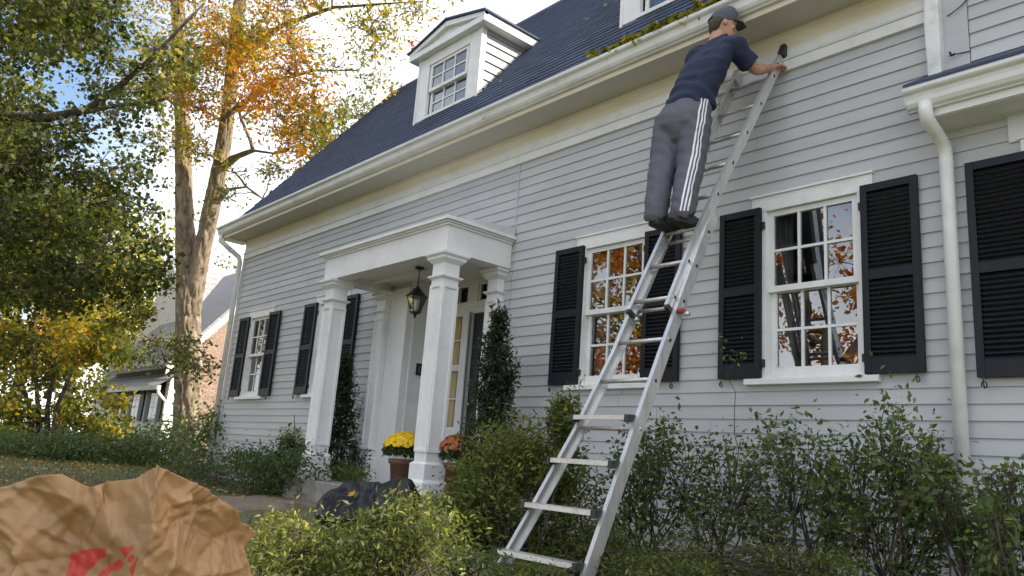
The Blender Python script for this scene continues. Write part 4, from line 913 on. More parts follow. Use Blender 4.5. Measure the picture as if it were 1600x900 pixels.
c = at_y(706, 745, -.62); mum_pot('potted_mum', 'bronze orange chrysanthemum in red pot right of the front column', (float(c[0]), -.55, SLABZ+.002), .16, TERRAR, ORA, .5, 4)
# black rubbish bag
def sack():
    c = at_y(575, 800, -1.95); cx, cy = float(c[0]), -1.95; gz = float(ground_z(cx, cy)); F = []; n = 240; m = 90
    prof = np.array([(.0,0),(.40,.0),(.47,.03),(.49,.09),(.47,.17),(.44,.24),(.40,.29),(.36,.325),(.33,.335),(.30,.33),(.27,.30),(.20,.25),(.08,.22),(.0,.22)])
    t = np.linspace(0, len(prof)-1, m); R = np.interp(t, range(len(prof)), prof[:, 0]); Z = np.interp(t, range(len(prof)), prof[:, 1]); A = np.linspace(0, 2*np.pi, n, endpoint=False)
    # loose gathers that run from the rim down the sides
    fold = vnoise(np.stack([np.cos(A)*5.5, np.sin(A)*5.5, 0*A], 1), 21) + .6*vnoise(np.stack([np.cos(A)*12, np.sin(A)*12, 0*A], 1), 22)
    rimh = 1+.16*np.cos(A-1.2)+.10*vnoise(np.stack([np.cos(A)*2, np.sin(A)*2, 0*A], 1), 23)
    RR = R[:, None]*(1+.045*fold[None]*np.clip(Z/.25, 0, 1)[:, None]); V = np.stack([cx+RR*np.cos(A)[None]*1.08, cy+RR*np.sin(A)[None]*.85, gz+Z[:, None]*(1+(rimh-1)[None]*np.clip(Z/.3, 0, 1)[:, None])*1.06], -1).reshape(-1, 3)
    d = V-np.array((cx, cy, gz+.1)); d /= np.linalg.norm(d, axis=1)[:, None]+1e-6; w_ = np.clip((V[:, 2]-gz)/.1, 0, 1)
    q = V + .04*np.stack([vnoise(V*8, 1), vnoise(V*8, 2), vnoise(V*8, 3)], 1)
    V += d*((.35-np.abs(vnoise(q*np.array((9, 9, 6)), 24)))*.030+(.35-np.abs(vnoise(q*np.array((24, 24, 14)), 25)))*.012+(.35-np.abs(vnoise(q*45, 26)))*.004)[:, None]*w_[:, None]
    for i in range(m-1):
        for k in range(n): F.append((i*n+k, i*n+(k+1) % n, (i+1)*n+(k+1) % n, (i+1)*n+k))
    mt = mat('black_bin_liner', (.006,.007,.010), (.010,.011,.015), .40, 10, .15, 60, spec=.3)
    tag(fast('rubbish_bag', V, F, mt, None, None, True), 'crumpled open black plastic rubbish bag in front of the porch slab', 'rubbish bag'); return cx, cy, gz
bx, by, bz = sack()
def one_leaf(px, py, y, s, t, label, rot):
    p = at_y(px, py, y); rng = np.random.default_rng(int(px)); V, F, T = leaf_mesh(np.array([p]), s, rng, STAR, 0, np.array([t]), np.array([(.3,-.8,.8)])*3); tag(fast('maple_leaf', V, F, LFALL, None, T), label, 'leaf', 'leaves lying on the black bag')
one_leaf(548, 775, -2.28, .11, .95, 'orange maple leaf lying on left side of black rubbish bag', 0)
one_leaf(618, 766, -2.12, .08, .9, 'small orange leaf lying on right rim of black rubbish bag', 0)

# ------------------------------------------------------------------ brown paper yard-waste bag in the foreground
def paper_bag():
    n, m = 640, 260
    # outline of the open bag seen from above (front face towards the camera), in metres along the camera's right and forward axes
    cr_ = Vector((_r[0], _r[1], 0)).normalized(); cf = Vector((_f[0], _f[1], 0)).normalized()
    D = 1.62; base = CAM + np.array((cf.x, cf.y, 0))*D; gz = float(ground_z(base[0], base[1]))
    # rim: right, forward and height relative to the eye, going round the open mouth
    poly = [(-1.25,.03,-.25),(-1.07,.0,-.180),(-1.0,-.01,-.134),(-.93,-.02,-.104),(-.875,.0,-.092),(-.836,.025,-.116),(-.790,.012,-.104),(-.742,.0,-.095),(-.682,-.03,-.064),(-.640,.07,-.100),(-.595,.16,-.140),(-.560,.27,-.205),(-.70,.30,-.175),(-.85,.33,-.150),(-1.05,.33,-.18),(-1.22,.26,-.25)]
    pl_ = np.array(poly+[poly[0]]); seg = np.linalg.norm(np.diff(pl_[:, :2], axis=0), axis=1); s = np.concatenate([[0], np.cumsum(seg)]); tt = np.linspace(0, s[-1], n, endpoint=False)
    X = np.interp(tt, s, pl_[:, 0]); Y = np.interp(tt, s, pl_[:, 1]); hgt = CAM[2]-.10-gz; rim = np.interp(tt, s, pl_[:, 2])+.10
    S0 = float(np.interp(-.845, pl_[:9, 0], s[:9]))
    V = []; zs = np.linspace(0, 1, m)
    ph = np.stack([X*3, Y*3, np.zeros(n)], 1)
    for v in zs:
        bul = .018*math.sin(math.pi*v); z = v*(hgt+rim); cx_, cy_ = -.90, .16
        lean = .06*(1-v)
        V.append(np.stack([X+(X-cx_)*(bul*2)+lean*0, Y+(Y-cy_)*(bul*2), z], 1))
    V = np.stack(V, 0)          # m,n,3
    # crumple: facets made of ridged noise at several scales, stronger towards the rim
    Q = V.reshape(-1, 3); out_ = Q-np.array((-.90, .16, 0)); out_[:, 2] = 0; out_ /= np.linalg.norm(out_, axis=1)[:, None]+1e-6
    w_ = .35+.65*np.clip(Q[:, 2]/hgt, 0, 1)
    qq = Q + .05*np.stack([vnoise(Q*6, 31), vnoise(Q*6, 32), vnoise(Q*6, 33)], 1)
    SZ = np.stack([np.tile(tt, m), Q[:, 2]], 1); SZ = SZ + .045*np.stack([vnoise(Q*4, 31), vnoise(Q*4, 32)], 1) + .004*np.stack([vnoise(Q*14, 34), vnoise(Q*14, 35)], 1)
    def facet(p, sc, seed):
        """random heights on a triangular lattice, linear inside: flat facets with sharp creases"""
        a = p[:, 0]*sc; b = p[:, 1]*sc; u_ = a+b*.577; v_ = b*1.155; iu = np.floor(u_).astype(np.int64); iv = np.floor(v_).astype(np.int64); fu = u_-iu; fv = v_-iv
        def h(i, j): k_ = (i*374761393+j*668265263+seed*1442695041) & 0xffffffff; k_ = ((k_ ^ (k_ >> 13))*1274126177) & 0xffffffff; return ((k_ ^ (k_ >> 16)) & 0xffff)/32767.5-1
        lo = h(iu, iv)*(1-fu-fv)+h(iu+1, iv)*fu+h(iu, iv+1)*fv; hi = h(iu+1, iv+1)*(fu+fv-1)+h(iu+1, iv)*(1-fv)+h(iu, iv+1)*(1-fu); return np.where(fu+fv < 1, lo, hi)
    def creases(p):
        """sharp folds: V-shaped ridges and valleys along random strokes of the paper"""
        rc = np.random.default_rng(8); o_ = np.zeros(len(p))
        for k_ in range(240):
            c_ = np.array((rc.uniform(0, s[-1]), rc.uniform(.35, 1.0))); an = rc.choice([rc.normal(1.35, .35), rc.normal(.15, .4)]); ln = rc.uniform(.05, .24); d_ = np.array((math.cos(an), math.sin(an)))
            r_ = p-c_; t_ = r_@d_; e_ = np.abs(r_@np.array((-d_[1], d_[0]))+.25*ln*(t_/ln)**2*rc.choice([-1, 1])); w2 = rc.uniform(.007, .017); o_ += rc.choice([-1, 1, 1])*rc.uniform(.004, .010)*np.clip(1-e_/w2, 0, 1)*np.clip(1-(np.abs(t_)/ln)**2, 0, 1)
        return o_
    amp = facet(SZ, 5.0, 1)*.016 + facet(SZ+.3, 10.0, 2)*.016 + facet(SZ*np.array((1, .7)), 20.0, 3)*.0105 + facet(SZ, 43., 4)*.0055 + creases(SZ)
    Q = Q + out_*(amp*w_)[:, None]; Q[:, 2] += .012*vnoise(qq*9, 45)*np.clip(Q[:, 2]/hgt-.6, 0, 1)
    W = np.array((base[0], base[1], gz+.01)) + Q[:, 0:1]*np.array((cr_.x, cr_.y, 0)) + Q[:, 1:2]*np.array((cf.x, cf.y, 0)) + Q[:, 2:3]*np.array((0, 0, 1.))
    i = np.arange(m-1)[:, None]*n; k = np.arange(n)[None]; F = np.stack([i+k, i+(k+1) % n, i+n+(k+1) % n, i+n+k], -1).reshape(-1, 4)
    # the red printed square with a cut-out figure, as a flat ink mask on the front
    mm, nn_, p = mat_new('kraft_paper'); N = nn_.nodes; Lk = nn_.links
    a = N.new('ShaderNodeAttribute'); a.attribute_name = 'ink'; tc = N.new('ShaderNodeTexCoord'); nz = N.new('ShaderNodeTexNoise'); nz.inputs['Scale'].default_value = 9; nz.inputs['Detail'].default_value = 8
    r = N.new('ShaderNodeValToRGB'); r.color_ramp.elements[0].position = .3; r.color_ramp.elements[1].position = .7; r.color_ramp.elements[0].color = (.25,.138,.058,1); r.color_ramp.elements[1].color = (.36,.208,.092,1)
    Lk.new(tc.outputs['Object'], nz.inputs['Vector']); Lk.new(nz.outputs['Fac'], r.inputs['Fac']); mx = N.new('ShaderNodeMixRGB'); mx.inputs[2].default_value = (.42,.035,.025,1)
    gt = N.new('ShaderNodeMath'); gt.operation = 'GREATER_THAN'; gt.inputs[1].default_value = .45; Lk.new(a.outputs['Fac'], gt.inputs[0]); Lk.new(gt.outputs[0], mx.inputs[0]); Lk.new(r.outputs['Color'], mx.inputs[1]); Lk.new(mx.outputs['Color'], p.inputs['Base Color']); p.inputs['Roughness'].default_value = .5
    n2 = N.new('ShaderNodeTexNoise'); n2.inputs['Scale'].default_value = 35; n2.inputs['Detail'].default_value = 6; bp = N.new('ShaderNodeBump'); bp.inputs['Strength'].default_value = .35; bp.inputs['Distance'].default_value = .006; Lk.new(tc.outputs['Object'], n2.inputs['Vector']); Lk.new(n2.outputs['Fac'], bp.inputs['Height']); Lk.new(bp.outputs['Normal'], p.inputs['Normal'])
    o = fast('paper_yard_bag', W, F, mm, None, None, False); tag(o, 'crumpled open brown paper yard-waste bag with red print on its front', 'paper bag')
    # ink coordinates: distance along the front and height below the rim
    S = np.tile(tt, m); Zr = np.repeat(zs, n)*np.tile(hgt+rim, m); u = (S-S0)/.15; v = 1+(Zr+gz-CAM[2]+.248-.034*u)/.15
    ink = ((u > 0) & (u < 1) & (v > 0) & (v < 1.0)).astype(float)
    def seg_d(ax, ay, bx_, by_): 
        t = np.clip(((u-ax)*(bx_-ax)+(v-ay)*(by_-ay))/((bx_-ax)**2+(by_-ay)**2), 0, 1); return np.hypot(u-ax-t*(bx_-ax), v-ay-t*(by_-ay))
    cut = (seg_d(.42,.30,.98,.98) < .085) | (seg_d(.55,.98,.98,.45) < .075) | (seg_d(.30,.62,.62,.90) < .07); dots = (np.hypot(u-.70, v-.76) < .07) | (np.hypot(u-.86, v-.84) < .055)
    ink = np.where(cut & ~dots, 0, ink)*.92
    at_ = o.data.attributes.new('ink', 'FLOAT', 'POINT'); at_.data.foreach_set('value', ink.astype(np.float32))
    so = o.modifiers.new('t', 'SOLIDIFY'); so.thickness = .0015
paper_bag()
# ------------------------------------------------------------------ neighbour's house beyond the left corner
BRICK = obj_random(mat('red_brick', (.22,.145,.11), (.33,.23,.175), .9, 9, .4, 60), .22); MORTAR = mat('mortar', (.45,.42,.38), (.40,.37,.33), .9, 8)
NROOF = mat('weathered_grey_shingle', (.20,.20,.21), (.32,.32,.33), .9, 7, .6, 30, stretch=(1,1,3), detail=8)
NWALL = mat('neighbour_white_siding', (.74,.74,.73), (.68,.68,.67), .6, 3)
def neighbour():
    nb = thing('neighbour_house', (-30, 7, -1.46), 'white and brick house with grey shingle roofs partly hidden behind the tall tree trunk', 'house')
    X = -24.7
    # brick gable end facing the sun
    c0 = at_x(279, 556, X); c1 = at_x(360, 486, X); sl = (c1[2]-c0[2])/(c1[1]-c0[1]); y0, z0 = float(c0[1]), float(c0[2]); yp = y0+3.4; zp = z0+sl*3.4
    MB().extrude([(y0, -1.5), (2*yp-y0, -1.5), (2*yp-y0, z0), (yp, zp), (y0, z0)], 0, X-7, X).build('gable_wall', MORTAR, nb)
    me = bpy.data.meshes.new('brick'); b = MB().box(0, .012, .0, .205, 0, .062); me.from_pydata(b.v, [], b.f); me.materials.append(BRICK)
    cnt = 0; far = MB(); z = -1.3; row = 0
    while z < zp and row < 120:
        y = y0+.02+(row % 2)*.108
        while y < y0+3.3:
            if z+.07 < z0+sl*(y-y0)-.1:
                if cnt < 300 and z > .0: shared('brick', me, (X, y, z), nb); cnt += 1
                else: far.box(X, X+.012, y, y+.205, z, z+.062)
            y += .216
        z += .075; row += 1
    tag(far.build('bricks', BRICK, nb), kind='stuff')
    for s in (1,):
        MB().extrude([(y0-.35, z0-sl*.35+.02), (yp, zp+.02), (yp, zp-.33), (y0-.35, z0-sl*.35-.25)], 0, X+.013, X+.10).build('rake_board', NWALL, nb)
    MB().extrude([(y0-.45, z0-sl*.45+.05), (yp, zp+.05), (2*yp-y0+.45, z0-sl*.45+.05), (2*yp-y0+.45, z0-sl*.45+.20), (yp, zp+.22), (y0-.45, z0-sl*.45+.20)], 0, X-7.2, X+.22).build('roof', NROOF, nb)
    # taller white block behind with a long roof towards the sun
    a = at(180, 432, 38); b_ = at(345, 462, 40); zr = float(max(a[2], b_[2])); xr = -31.5
    ye0, ye1 = 4.5, 17
    for k in range(16):
        t0 = k/16; t1 = (k+1.25)/16; w_ = 5.2; MB().add([(xr+w_*t0, ye0, zr-5.0*t0+.02), (xr+w_*t0, ye1, zr-5.0*t0+.02), (xr+w_*t1, ye1, zr-5.0*t1+.06), (xr+w_*t1, ye0, zr-5.0*t1+.06), (xr+w_*t1, ye1, zr-5.0*t1), (xr+w_*t1, ye0, zr-5.0*t1)], [(0,1,2,3)[::-1], (3,2,4,5)[::-1]]).build('shingle_course', NROOF, nb)
    MB().extrude([(xr-5.2, zr-5), (xr, zr), (xr+5.2, zr-5), (xr+4.8, zr-5), (xr+4.8, -1.5), (xr-4.8, -1.5), (xr-4.8, zr-5)], 1, ye0+.15, ye1-.15).build('block_wall', NWALL, nb)
    # low white wing with shuttered windows
    e = at_x(268, 592, -24.2); ye = float(e[1]); ze = float(e[2]); xw = -24.2
    for k in range(int((ze+1.45)/.14)): MB().extrude([(ye-.03, -1.45+k*.14), (ye-.012, -1.45+(k+1)*.14), (ye, -1.45+(k+1)*.14), (ye, -1.45+k*.14)], 0, xw-9, xw).build('clapboard', NWALL, nb)
    MB().extrude([(ye, -1.5), (ye+.9, -1.5), (ye+.9, ze+.75), (ye, ze)], 0, xw-.1, xw-.001).build('wing_wall', NWALL, nb)
    for k in range(4):
        t0 = k/9; t1 = (k+1.2)/9; MB().add([(xw-9, ye-.45+2.65*t0, ze-.30+2.2*t0+.05), (xw+.25, ye-.45+2.65*t0, ze-.30+2.2*t0+.05), (xw+.25, ye-.45+2.65*t1, ze-.30+2.2*t1), (xw-9, ye-.45+2.65*t1, ze-.30+2.2*t1), (xw-9, ye-.45+2.65*t0, ze-.30+2.2*t0), (xw+.25, ye-.45+2.65*t0, ze-.30+2.2*t0)], [(0,1,2,3), (4,5,1,0)]).build('shingle_course', NROOF, nb)
    MB().extrude([(ye-.47, ze-.40), (ye-.47, ze-.26), (ye-.35, ze-.26), (ye-.35, ze-.40)], 0, xw-9, xw+.2).build('gutter', NWALL, nb)
    MB().tube([(xw+.12, ye-.40, ze-.33), (xw+.10, ye-.38, ze-.5), (xw+.02, ye-.08, ze-.75), (xw+.02, ye-.07, -1.4)], .06, 10).build('downspout', NWALL, nb, True)
    for xc in (xw-1.15, xw-3.1, xw-5.1):
        wn = part('window', nb); MB().box(xc-.42, xc+.42, ye-.06, ye-.025, -.25, 1.0).build('frame', NWALL, wn)
        for i in range(2):
            for j in range(3): MB().box(xc-.36+i*.37, xc-.36+i*.37+.34, ye-.068, ye-.061, -.2+j*.39, .17+j*.39).build('pane', mat('neighbour_glass', (.05,.055,.06), (.08,.08,.085), .08), wn)
        for s in (-1, 1): MB().box(xc+s*.62-.19, xc+s*.62+.19, ye-.075, ye-.03, -.3, 1.05).build('shutter', SHUT, nb)
neighbour()

# ------------------------------------------------------------------ trees
def P3(px, py, d): return at(px, py, d)
rt = np.random.default_rng(77)
def box_clusters(px0, px1, py0, py1, d0, d1, n, r, leaves, t0, ts, seed, holes=()):
    rng = np.random.default_rng(seed); o = []
    while len(o) < n:
        x, y = rng.uniform(px0, px1), rng.uniform(py0, py1)
        if any((x-hx)**2/hr[0]**2+(y-hy)**2/hr[1]**2 < 1 for hx, hy, hr in holes): continue
        d = rng.uniform(d0, d1); rad = r*rng.uniform(.75, 1.3)
        o.append((P3(x, y, d), (rad, rad, rad*.7), leaves, float(np.clip(t0+rng.normal()*ts*.8, 0, 1)), ts))
    return o
# the tall two-stemmed tree beyond the corner of the house
D1 = 21.5
tA = [(P3(291, 735, D1), .42), (P3(292, 690, D1), .345), (P3(294, 560, D1), .305), (P3(294, 440, D1), .285), (P3(288, 330, D1), .215), (P3(286, 200, D1+.3), .195), (P3(281, 60, D1+.5), .165), (P3(272, -90, D1+.7), .17), (P3(262, -260, D1+1), .10)]
tB = [(P3(300, 490, D1-.05), .20), (P3(310, 420, D1-.1), .215), (P3(329, 330, D1-.2), .205), (P3(345, 255, D1-.3), .19), (P3(356, 180, D1-.4), .165), (P3(368, 60, D1-.5), .16), (P3(385, -80, D1-.6), .12), (P3(400, -220, D1-.6), .07)]
tC = [(P3(344, 265, D1-.3), .13), (P3(368, 245, D1-.8), .115), (P3(395, 235, D1-1.2), .09), (P3(430, 240, D1-1.7), .06), (P3(470, 225, D1-2), .03)]
tD = [(P3(330, 330, D1-.2), .09), (P3(355, 296, D1-.5), .07), (P3(385, 292, D1-.8), .055), (P3(410, 310, D1-1), .03)]
tE = [(P3(366, 90, D1-.5), .10), (P3(440, 40, D1-1.5), .08), (P3(520, 12, D1-2.4), .055), (P3(600, 6, D1-3.2), .035), (P3(660, 2, D1-3.7), .015)]
tF = [(P3(356, 180, D1-.4), .09), (P3(420, 130, D1-1.4), .07), (P3(490, 110, D1-2.2), .05), (P3(560, 110, D1-3), .02)]
cl = []
cl += box_clusters(395, 470, 20, 190, 17.5, 20, 12, .85, 330, .74, .13, 1)                   # orange heart
cl += box_clusters(320, 400, -40, 170, 18, 21, 12, .9, 300, .60, .15, 2)
cl += box_clusters(400, 520, -70, 60, 17.5, 20, 9, .8, 230, .52, .12, 3)
cl += box_clusters(470, 575, 120, 245, 17.5, 20, 10, .70, 230, .44, .10, 4)
cl += box_clusters(420, 500, 180, 285, 17.5, 20, 7, .65, 230, .55, .14, 5)
cl += box_clusters(520, 625, 20, 120, 17, 19, 8, .6, 120, .48, .10, 6)
cl += box_clusters(600, 690, -30, 20, 16.8, 18, 5, .5, 90, .55, .14, 7)
cl += [(P3(650, 78, 17.2), (.30, .30, .25), 80, .95, .06), (P3(612, 140, 17.4), (.3, .3, .25), 60, .66, .1), (P3(600, 72, 17.4), (.35, .35, .3), 70, .5, .1)]
cl += box_clusters(205, 300, -60, 130, 19, 22, 10, .95, 260, .42, .12, 8, [(235, 40, (40, 30))])
cl += box_clusters(250, 330, 130, 260, 19.4, 20.8, 9, .60, 170, .62, .14, 9)
cl += box_clusters(225, 345, 20, 140, 18.5, 20.5, 9, .75, 190, .52, .14, 19)
cl += box_clusters(330, 440, 250, 320, 19, 21, 6, .5, 80, .42, .1, 10)
cl += box_clusters(225, 335, 525, 590, 17.5, 20, 9, .5, 130, .26, .1, 20)
tree('tall_oak_tree', tuple(map(float, P3(289, 720, D1))), 'tall two-stemmed tree with pale furrowed bark and yellow to orange leaves', 'tree', [tA, tB, tC, tD, tE, tF], cl, .125, LTREE, BARK, seed=21, sub=15, tight=.27, twig=.008, limb_r=.06, furrow=True)
# dark leafy tree overhanging from the left
D2 = 10.5
t0 = [(P3(-150, 900, D2), .30), (P3(-140, 600, D2), .26), (P3(-120, 350, D2), .22), (P3(-90, 120, D2), .17), (P3(-60, -120, D2), .12)]
t1 = [(P3(-110, 215, D2), .09), (P3(-20, 180, D2-.1), .075), (P3(75, 184, D2-.2), .06), (P3(135, 172, D2-.3), .05), (P3(180, 140, D2-.3), .038), (P3(240, 88, D2-.4), .028), (P3(320, 4, D2-.5), .012)]
t2 = [(P3(120, 178, D2-.3), .035), (P3(180, 165, D2-.3), .028), (P3(235, 160, D2-.3), .018), (P3(270, 150, D2-.3), .008)]
H2 = [(110, 125, (62, 34)), (198, 50, (34, 46)), (215, 175, (30, 22)), (235, 315, (34, 30)), (60, 95, (30, 18)), (170, 230, (26, 18)), (95, 30, (14, 12))]
cl = box_clusters(-60, 175, -50, 110, 9, 12, 32, .42, 300, .17, .09, 31, H2)
cl += box_clusters(-60, 190, 150, 330, 9, 12, 31, .42, 290, .14, .09, 32, H2)
cl += box_clusters(-60, 150, 310, 470, 8.6, 11.5, 27, .44, 330, .20, .11, 33)
cl += box_clusters(130, 250, 220, 450, 9.5, 12, 18, .34, 200, .20, .10, 34, H2)
cl += box_clusters(200, 290, 60, 200, 10, 11.5, 10, .30, 110, .30, .12, 35, H2)
cl += box_clusters(60, 160, -30, 90, 9.5, 11, 6, .36, 200, .36, .08, 36, H2)
cl += box_clusters(150, 225, 430, 510, 10.5, 12, 6, .30, 150, .32, .08, 37)
tree('overhanging_maple_tree', tuple(map(float, (P3(-150, 900, D2)[0], P3(-150, 900, D2)[1], -1.5))), 'dark green leafy tree overhanging the lawn at the left edge', 'tree', [t0, t1, t2], cl, .070, LTREE, BARKD, seed=22, tmpl=LEAF_BROAD, sub=13, tight=.30, twig=.004, limb_r=.02)
# golden understory sapling in the left background
D3 = 23.0; bs = P3(66, 716, D3); bs[2] = float(ground_z(bs[0], bs[1]))
tr_ = [[(bs+np.array((dx*.02, 0, 0)), .10), (P3(66+dx*.35, 640, D3), .07), (P3(70+dx, 540, D3), .025), (P3(78+dx*1.6, 470, D3), .01)] for dx in (-55, -18, 22, 60)]
cl = box_clusters(-20, 195, 450, 570, 21.5, 25, 30, .66, 220, .45, .12, 41, [(45, 490, (45, 22))]) + box_clusters(-20, 185, 560, 700, 21.5, 25, 28, .64, 220, .39, .12, 42, [(35, 560, (26, 30))])
tree('golden_understory_tree', tuple(map(float, bs)), 'slender multi-stemmed sapling with golden green leaves at the left', 'tree', tr_, cl, .15, LTREE, BARKD, seed=23, tmpl=LEAF_BROAD, sub=12, tight=.33, twig=.004, limb_r=.018)
# trees far behind the neighbour's house
def far_tree(px, py, d, h, r, t, seed, label, n=22, lv=260, leaf=.24):
    b = P3(px, py, d); b[2] = -1.5; rng = np.random.default_rng(seed); cl = []
    for k in range(n):
        q = rng.normal(size=3); q /= np.linalg.norm(q); q *= rng.uniform(.35, 1)**.6; cl.append((b+np.array((q[0]*r, q[1]*r, h*.62+q[2]*h*.36)), (r*.3, r*.3, r*.24), lv, float(np.clip(t+rng.normal()*.07, 0, 1)), .08))
    tree('background_tree', tuple(map(float, b)), label, 'tree', [[(b, .3), (b+np.array((.2, 0, h*.35)), .22), (b+np.array((0, .2, h*.8)), .08)]], cl, leaf, LTREE, BARKD, 'trees behind the neighbouring house', seed=seed, tmpl=LEAF_BROAD, sub=10, tight=.34, twig=.012, limb_r=.06)
far_tree(345, 640, 44, 11, 4.2, .34, 51, 'green tree standing behind the tall trunk beside the house corner')
far_tree(225, 640, 50, 14, 5, .30, 52, 'green tree rising behind the neighbouring grey shingle roof')
far_tree(100, 640, 40, 14, 5, .42, 53, 'yellow green tree behind the golden sapling', 22, 300)
far_tree(20, 640, 34, 10, 4, .72, 54, 'orange leaved tree glowing behind the left foliage', 22, 330)
far_tree(-60, 640, 26, 13, 4.5, .25, 55, 'dark green tree at the far left edge behind the leaves', 26, 330)

# ------------------------------------------------------------------ front-yard trees across the lawn, seen mirrored in the windows, and one added shade tree
def yard_tree(loc, h, r, t, ts, seed, label, n=32, lv=300, leaf=.17, base_h=.30):
    b = np.array((loc[0], loc[1], float(ground_z(*loc)))); rng = np.random.default_rng(seed); cl = []
    for k in range(n):
        q = rng.normal(size=3); q /= np.linalg.norm(q); q *= rng.uniform(.3, 1)**.5; cl.append((b+np.array((q[0]*r, q[1]*r, h*(.5+base_h*.5)+q[2]*h*(.5-base_h*.5))), (r*.26, r*.26, r*.2), lv, float(np.clip(t+rng.normal()*ts, 0, 1)), ts))
    lean = rng.normal(size=2)*.4
    tree('front_yard_tree', tuple(b), label, 'tree', [[(b, .34), (b+np.array((lean[0]*.3, lean[1]*.3, h*.25)), .27), (b+np.array((lean[0], lean[1], h*.6)), .16), (b+np.array((0, 0, h*.9)), .05)], [(b+np.array((lean[0]*.3, lean[1]*.3, h*.25)), .18), (b+np.array((r*.5, -r*.1, h*.55)), .1), (b+np.array((r*.7, 0, h*.75)), .04)]], cl, leaf, LTREE, BARKD, 'front yard trees mirrored in the windows', seed=seed, tmpl=LEAF_BROAD, sub=11, tight=.32, twig=.01, limb_r=.07)
yard_tree((9.5, -1.1), 10.5, 2.1, .55, .12, 66, 'unseen yellow tree added right of the house to shade the paper bag', 26, 260, .15, .42)  # added out of frame between sun and paper bag to dapple its light
yard_tree((-14.5, -15.0), 10.0, 4.4, .78, .10, 61, 'bright orange tree mirrored in the window behind the ladder')
yard_tree((-8.2, -15.5), 9.0, 3.4, .82, .10, 62, 'rust orange tree mirrored in the lower sash right of the ladder', 20, 220)
yard_tree((-31, -11.0), 11.0, 4.6, .55, .10, 63, 'golden tree mirrored in the farthest window', 34, 360)
yard_tree((-20, -22.0), 19.0, 6.0, .42, .10, 64, 'tall yellow green tree mirrored in the dormer window', 44, 380, .22)

# ------------------------------------------------------------------ foundation planting
def wall_shrub(px, ptop, pbot, y, wpx, n, seed, label, tint=.42, leaf=.053, stems=5, group='leafy shrubs along the right wall', extra=()):
    c = at_y(px, (ptop+pbot)/2, y); b = at_y(px, pbot, y); d = np.linalg.norm(c-CAM); rw = wpx/2*d/FPX; top = at_y(px, ptop, y); gz = float(ground_z(c[0], y)); hz = (top[2]-gz)
    cl = []
    rng = np.random.default_rng(seed); m = max(5, int(wpx/22))
    for k in range(m):
        fx = -.85+1.7*(k+rng.random())/m; fz = .30+.62*((k*.618+rng.random()*.25) % 1); cl.append(((c[0]+fx*rw, y+rng.normal()*.12, gz+hz*fz*(1-.15*abs(fx))), (rw*.36, .18, hz*.24), int(n/m), tint, .2))
    cl += [(at_y(*e[:2], y), (.09, .07, .07), e[2], tint+.1, .2) for e in extra]
    shrub('leafy_shrub', label, 'shrub', (float(c[0]), y, gz), cl, leaf, LSHRUB, TWIG, group, LEAF_OVAL, seed, 2, .45, .06, .0022, .0085, 16, .36, .25)
wall_shrub(1010, 640, 960, -.95, 190, 2300, 71, 'leafy green shrub just right of the ladder beneath the near window', .44)
wall_shrub(1130, 655, 980, -.85, 210, 2300, 72, 'leafy green shrub below the left shutter of the right-hand window', .56, .045)
wall_shrub(1260, 655, 980, -.85, 200, 2500, 73, 'upright leafy shrub with forked stems below the right-hand window', .50, .050)
wall_shrub(1390, 650, 980, -.80, 190, 2800, 74, 'densest leafy shrub left of the white downspout', .60, .048, extra=((1450, 690, 40), (1445, 705, 40)))
wall_shrub(1505, 745, 990, -.85, 170, 1400, 75, 'low spreading shrub in front of the white downspout', .44, .058, extra=((1480, 735, 50), (1555, 790, 40), (1570, 770, 30)))
wall_shrub(1605, 745, 990, -1.1, 130, 850, 76, 'sparse shrub cut by the right edge of the picture', .46, extra=((1580, 742, 50), (1545, 748, 30)))
# tall thin shoots in front of the shutters
for px, py, bx_, nm in ((1140, 545, 1150, 'thin shoot with small leaves growing across the shutter beside the ladder'), (905, 600, 892, 'thin sprig with small leaves below the left window sill')):
    tp = at_y(px, py, -.75); bt = at_y(bx_, py+250, -.80); rng = np.random.default_rng(px); root = thing('thin_shoot', (float(bt[0]), -.8, float(ground_z(bt[0], -.8))), nm, 'plant'); mb = MB(); path = branch_tube(mb, bt, tp, .004, .002, rng, .06, 5, 9); mb.build('stem', TWIG, root, True)
    C = np.vstack([path[-1]+rng.normal(size=(26, 3))*.045, path[-2]+rng.normal(size=(12, 3))*.03]); V, F, T = leaf_mesh(C, .04, rng, LEAF_SLIM, .4, rng.uniform(.5, 1, len(C))); fast('leaves', V, F, LSHRUB, root, T)
# dense olive shrub left of the ladder
def dense(name, label, spots, leaf, lm, seed, n, tint, ts, tmpl=LEAF_SLIM, group=None, cat='shrub', stems=3, up=.35, tight=.36):
    cl = [(p, r, n, tint+dt, ts) for p, r, dt in spots]; b = np.mean([p for p, r, dt in spots], 0); b[2] = float(ground_z(b[0], b[1]))
    shrub(name, label, cat, tuple(map(float, b)), cl, leaf, lm, TWIG, group, tmpl, seed, stems, up, .15, .002, .007, 26, tight, .45)
S = lambda px, py, y, r, dt=0: (at_y(px, py, y), r, dt)
dense('olive_shrub', 'large dense olive green shrub between the porch and the ladder', [S(762, 735, -1.75, (.24,.22,.20), .1), S(800, 720, -1.7, (.26,.24,.22), .05), S(850, 700, -1.55, (.20,.20,.22)), S(760, 790, -1.85, (.28,.24,.22)), S(835, 790, -1.45, (.28,.22,.24)), S(715, 800, -2.0, (.22,.22,.18)), S(740, 850, -1.9, (.28,.22,.18), -.1), S(830, 860, -1.5, (.3,.22,.2), -.1), S(880, 660, -1.4, (.10,.12,.16)), S(890, 760, -1.3, (.18,.16,.24)), S(900, 840, -1.4, (.24,.18,.2), -.1)], .052, LOLIVE, 81, 1600, .36, .22, tight=.42)
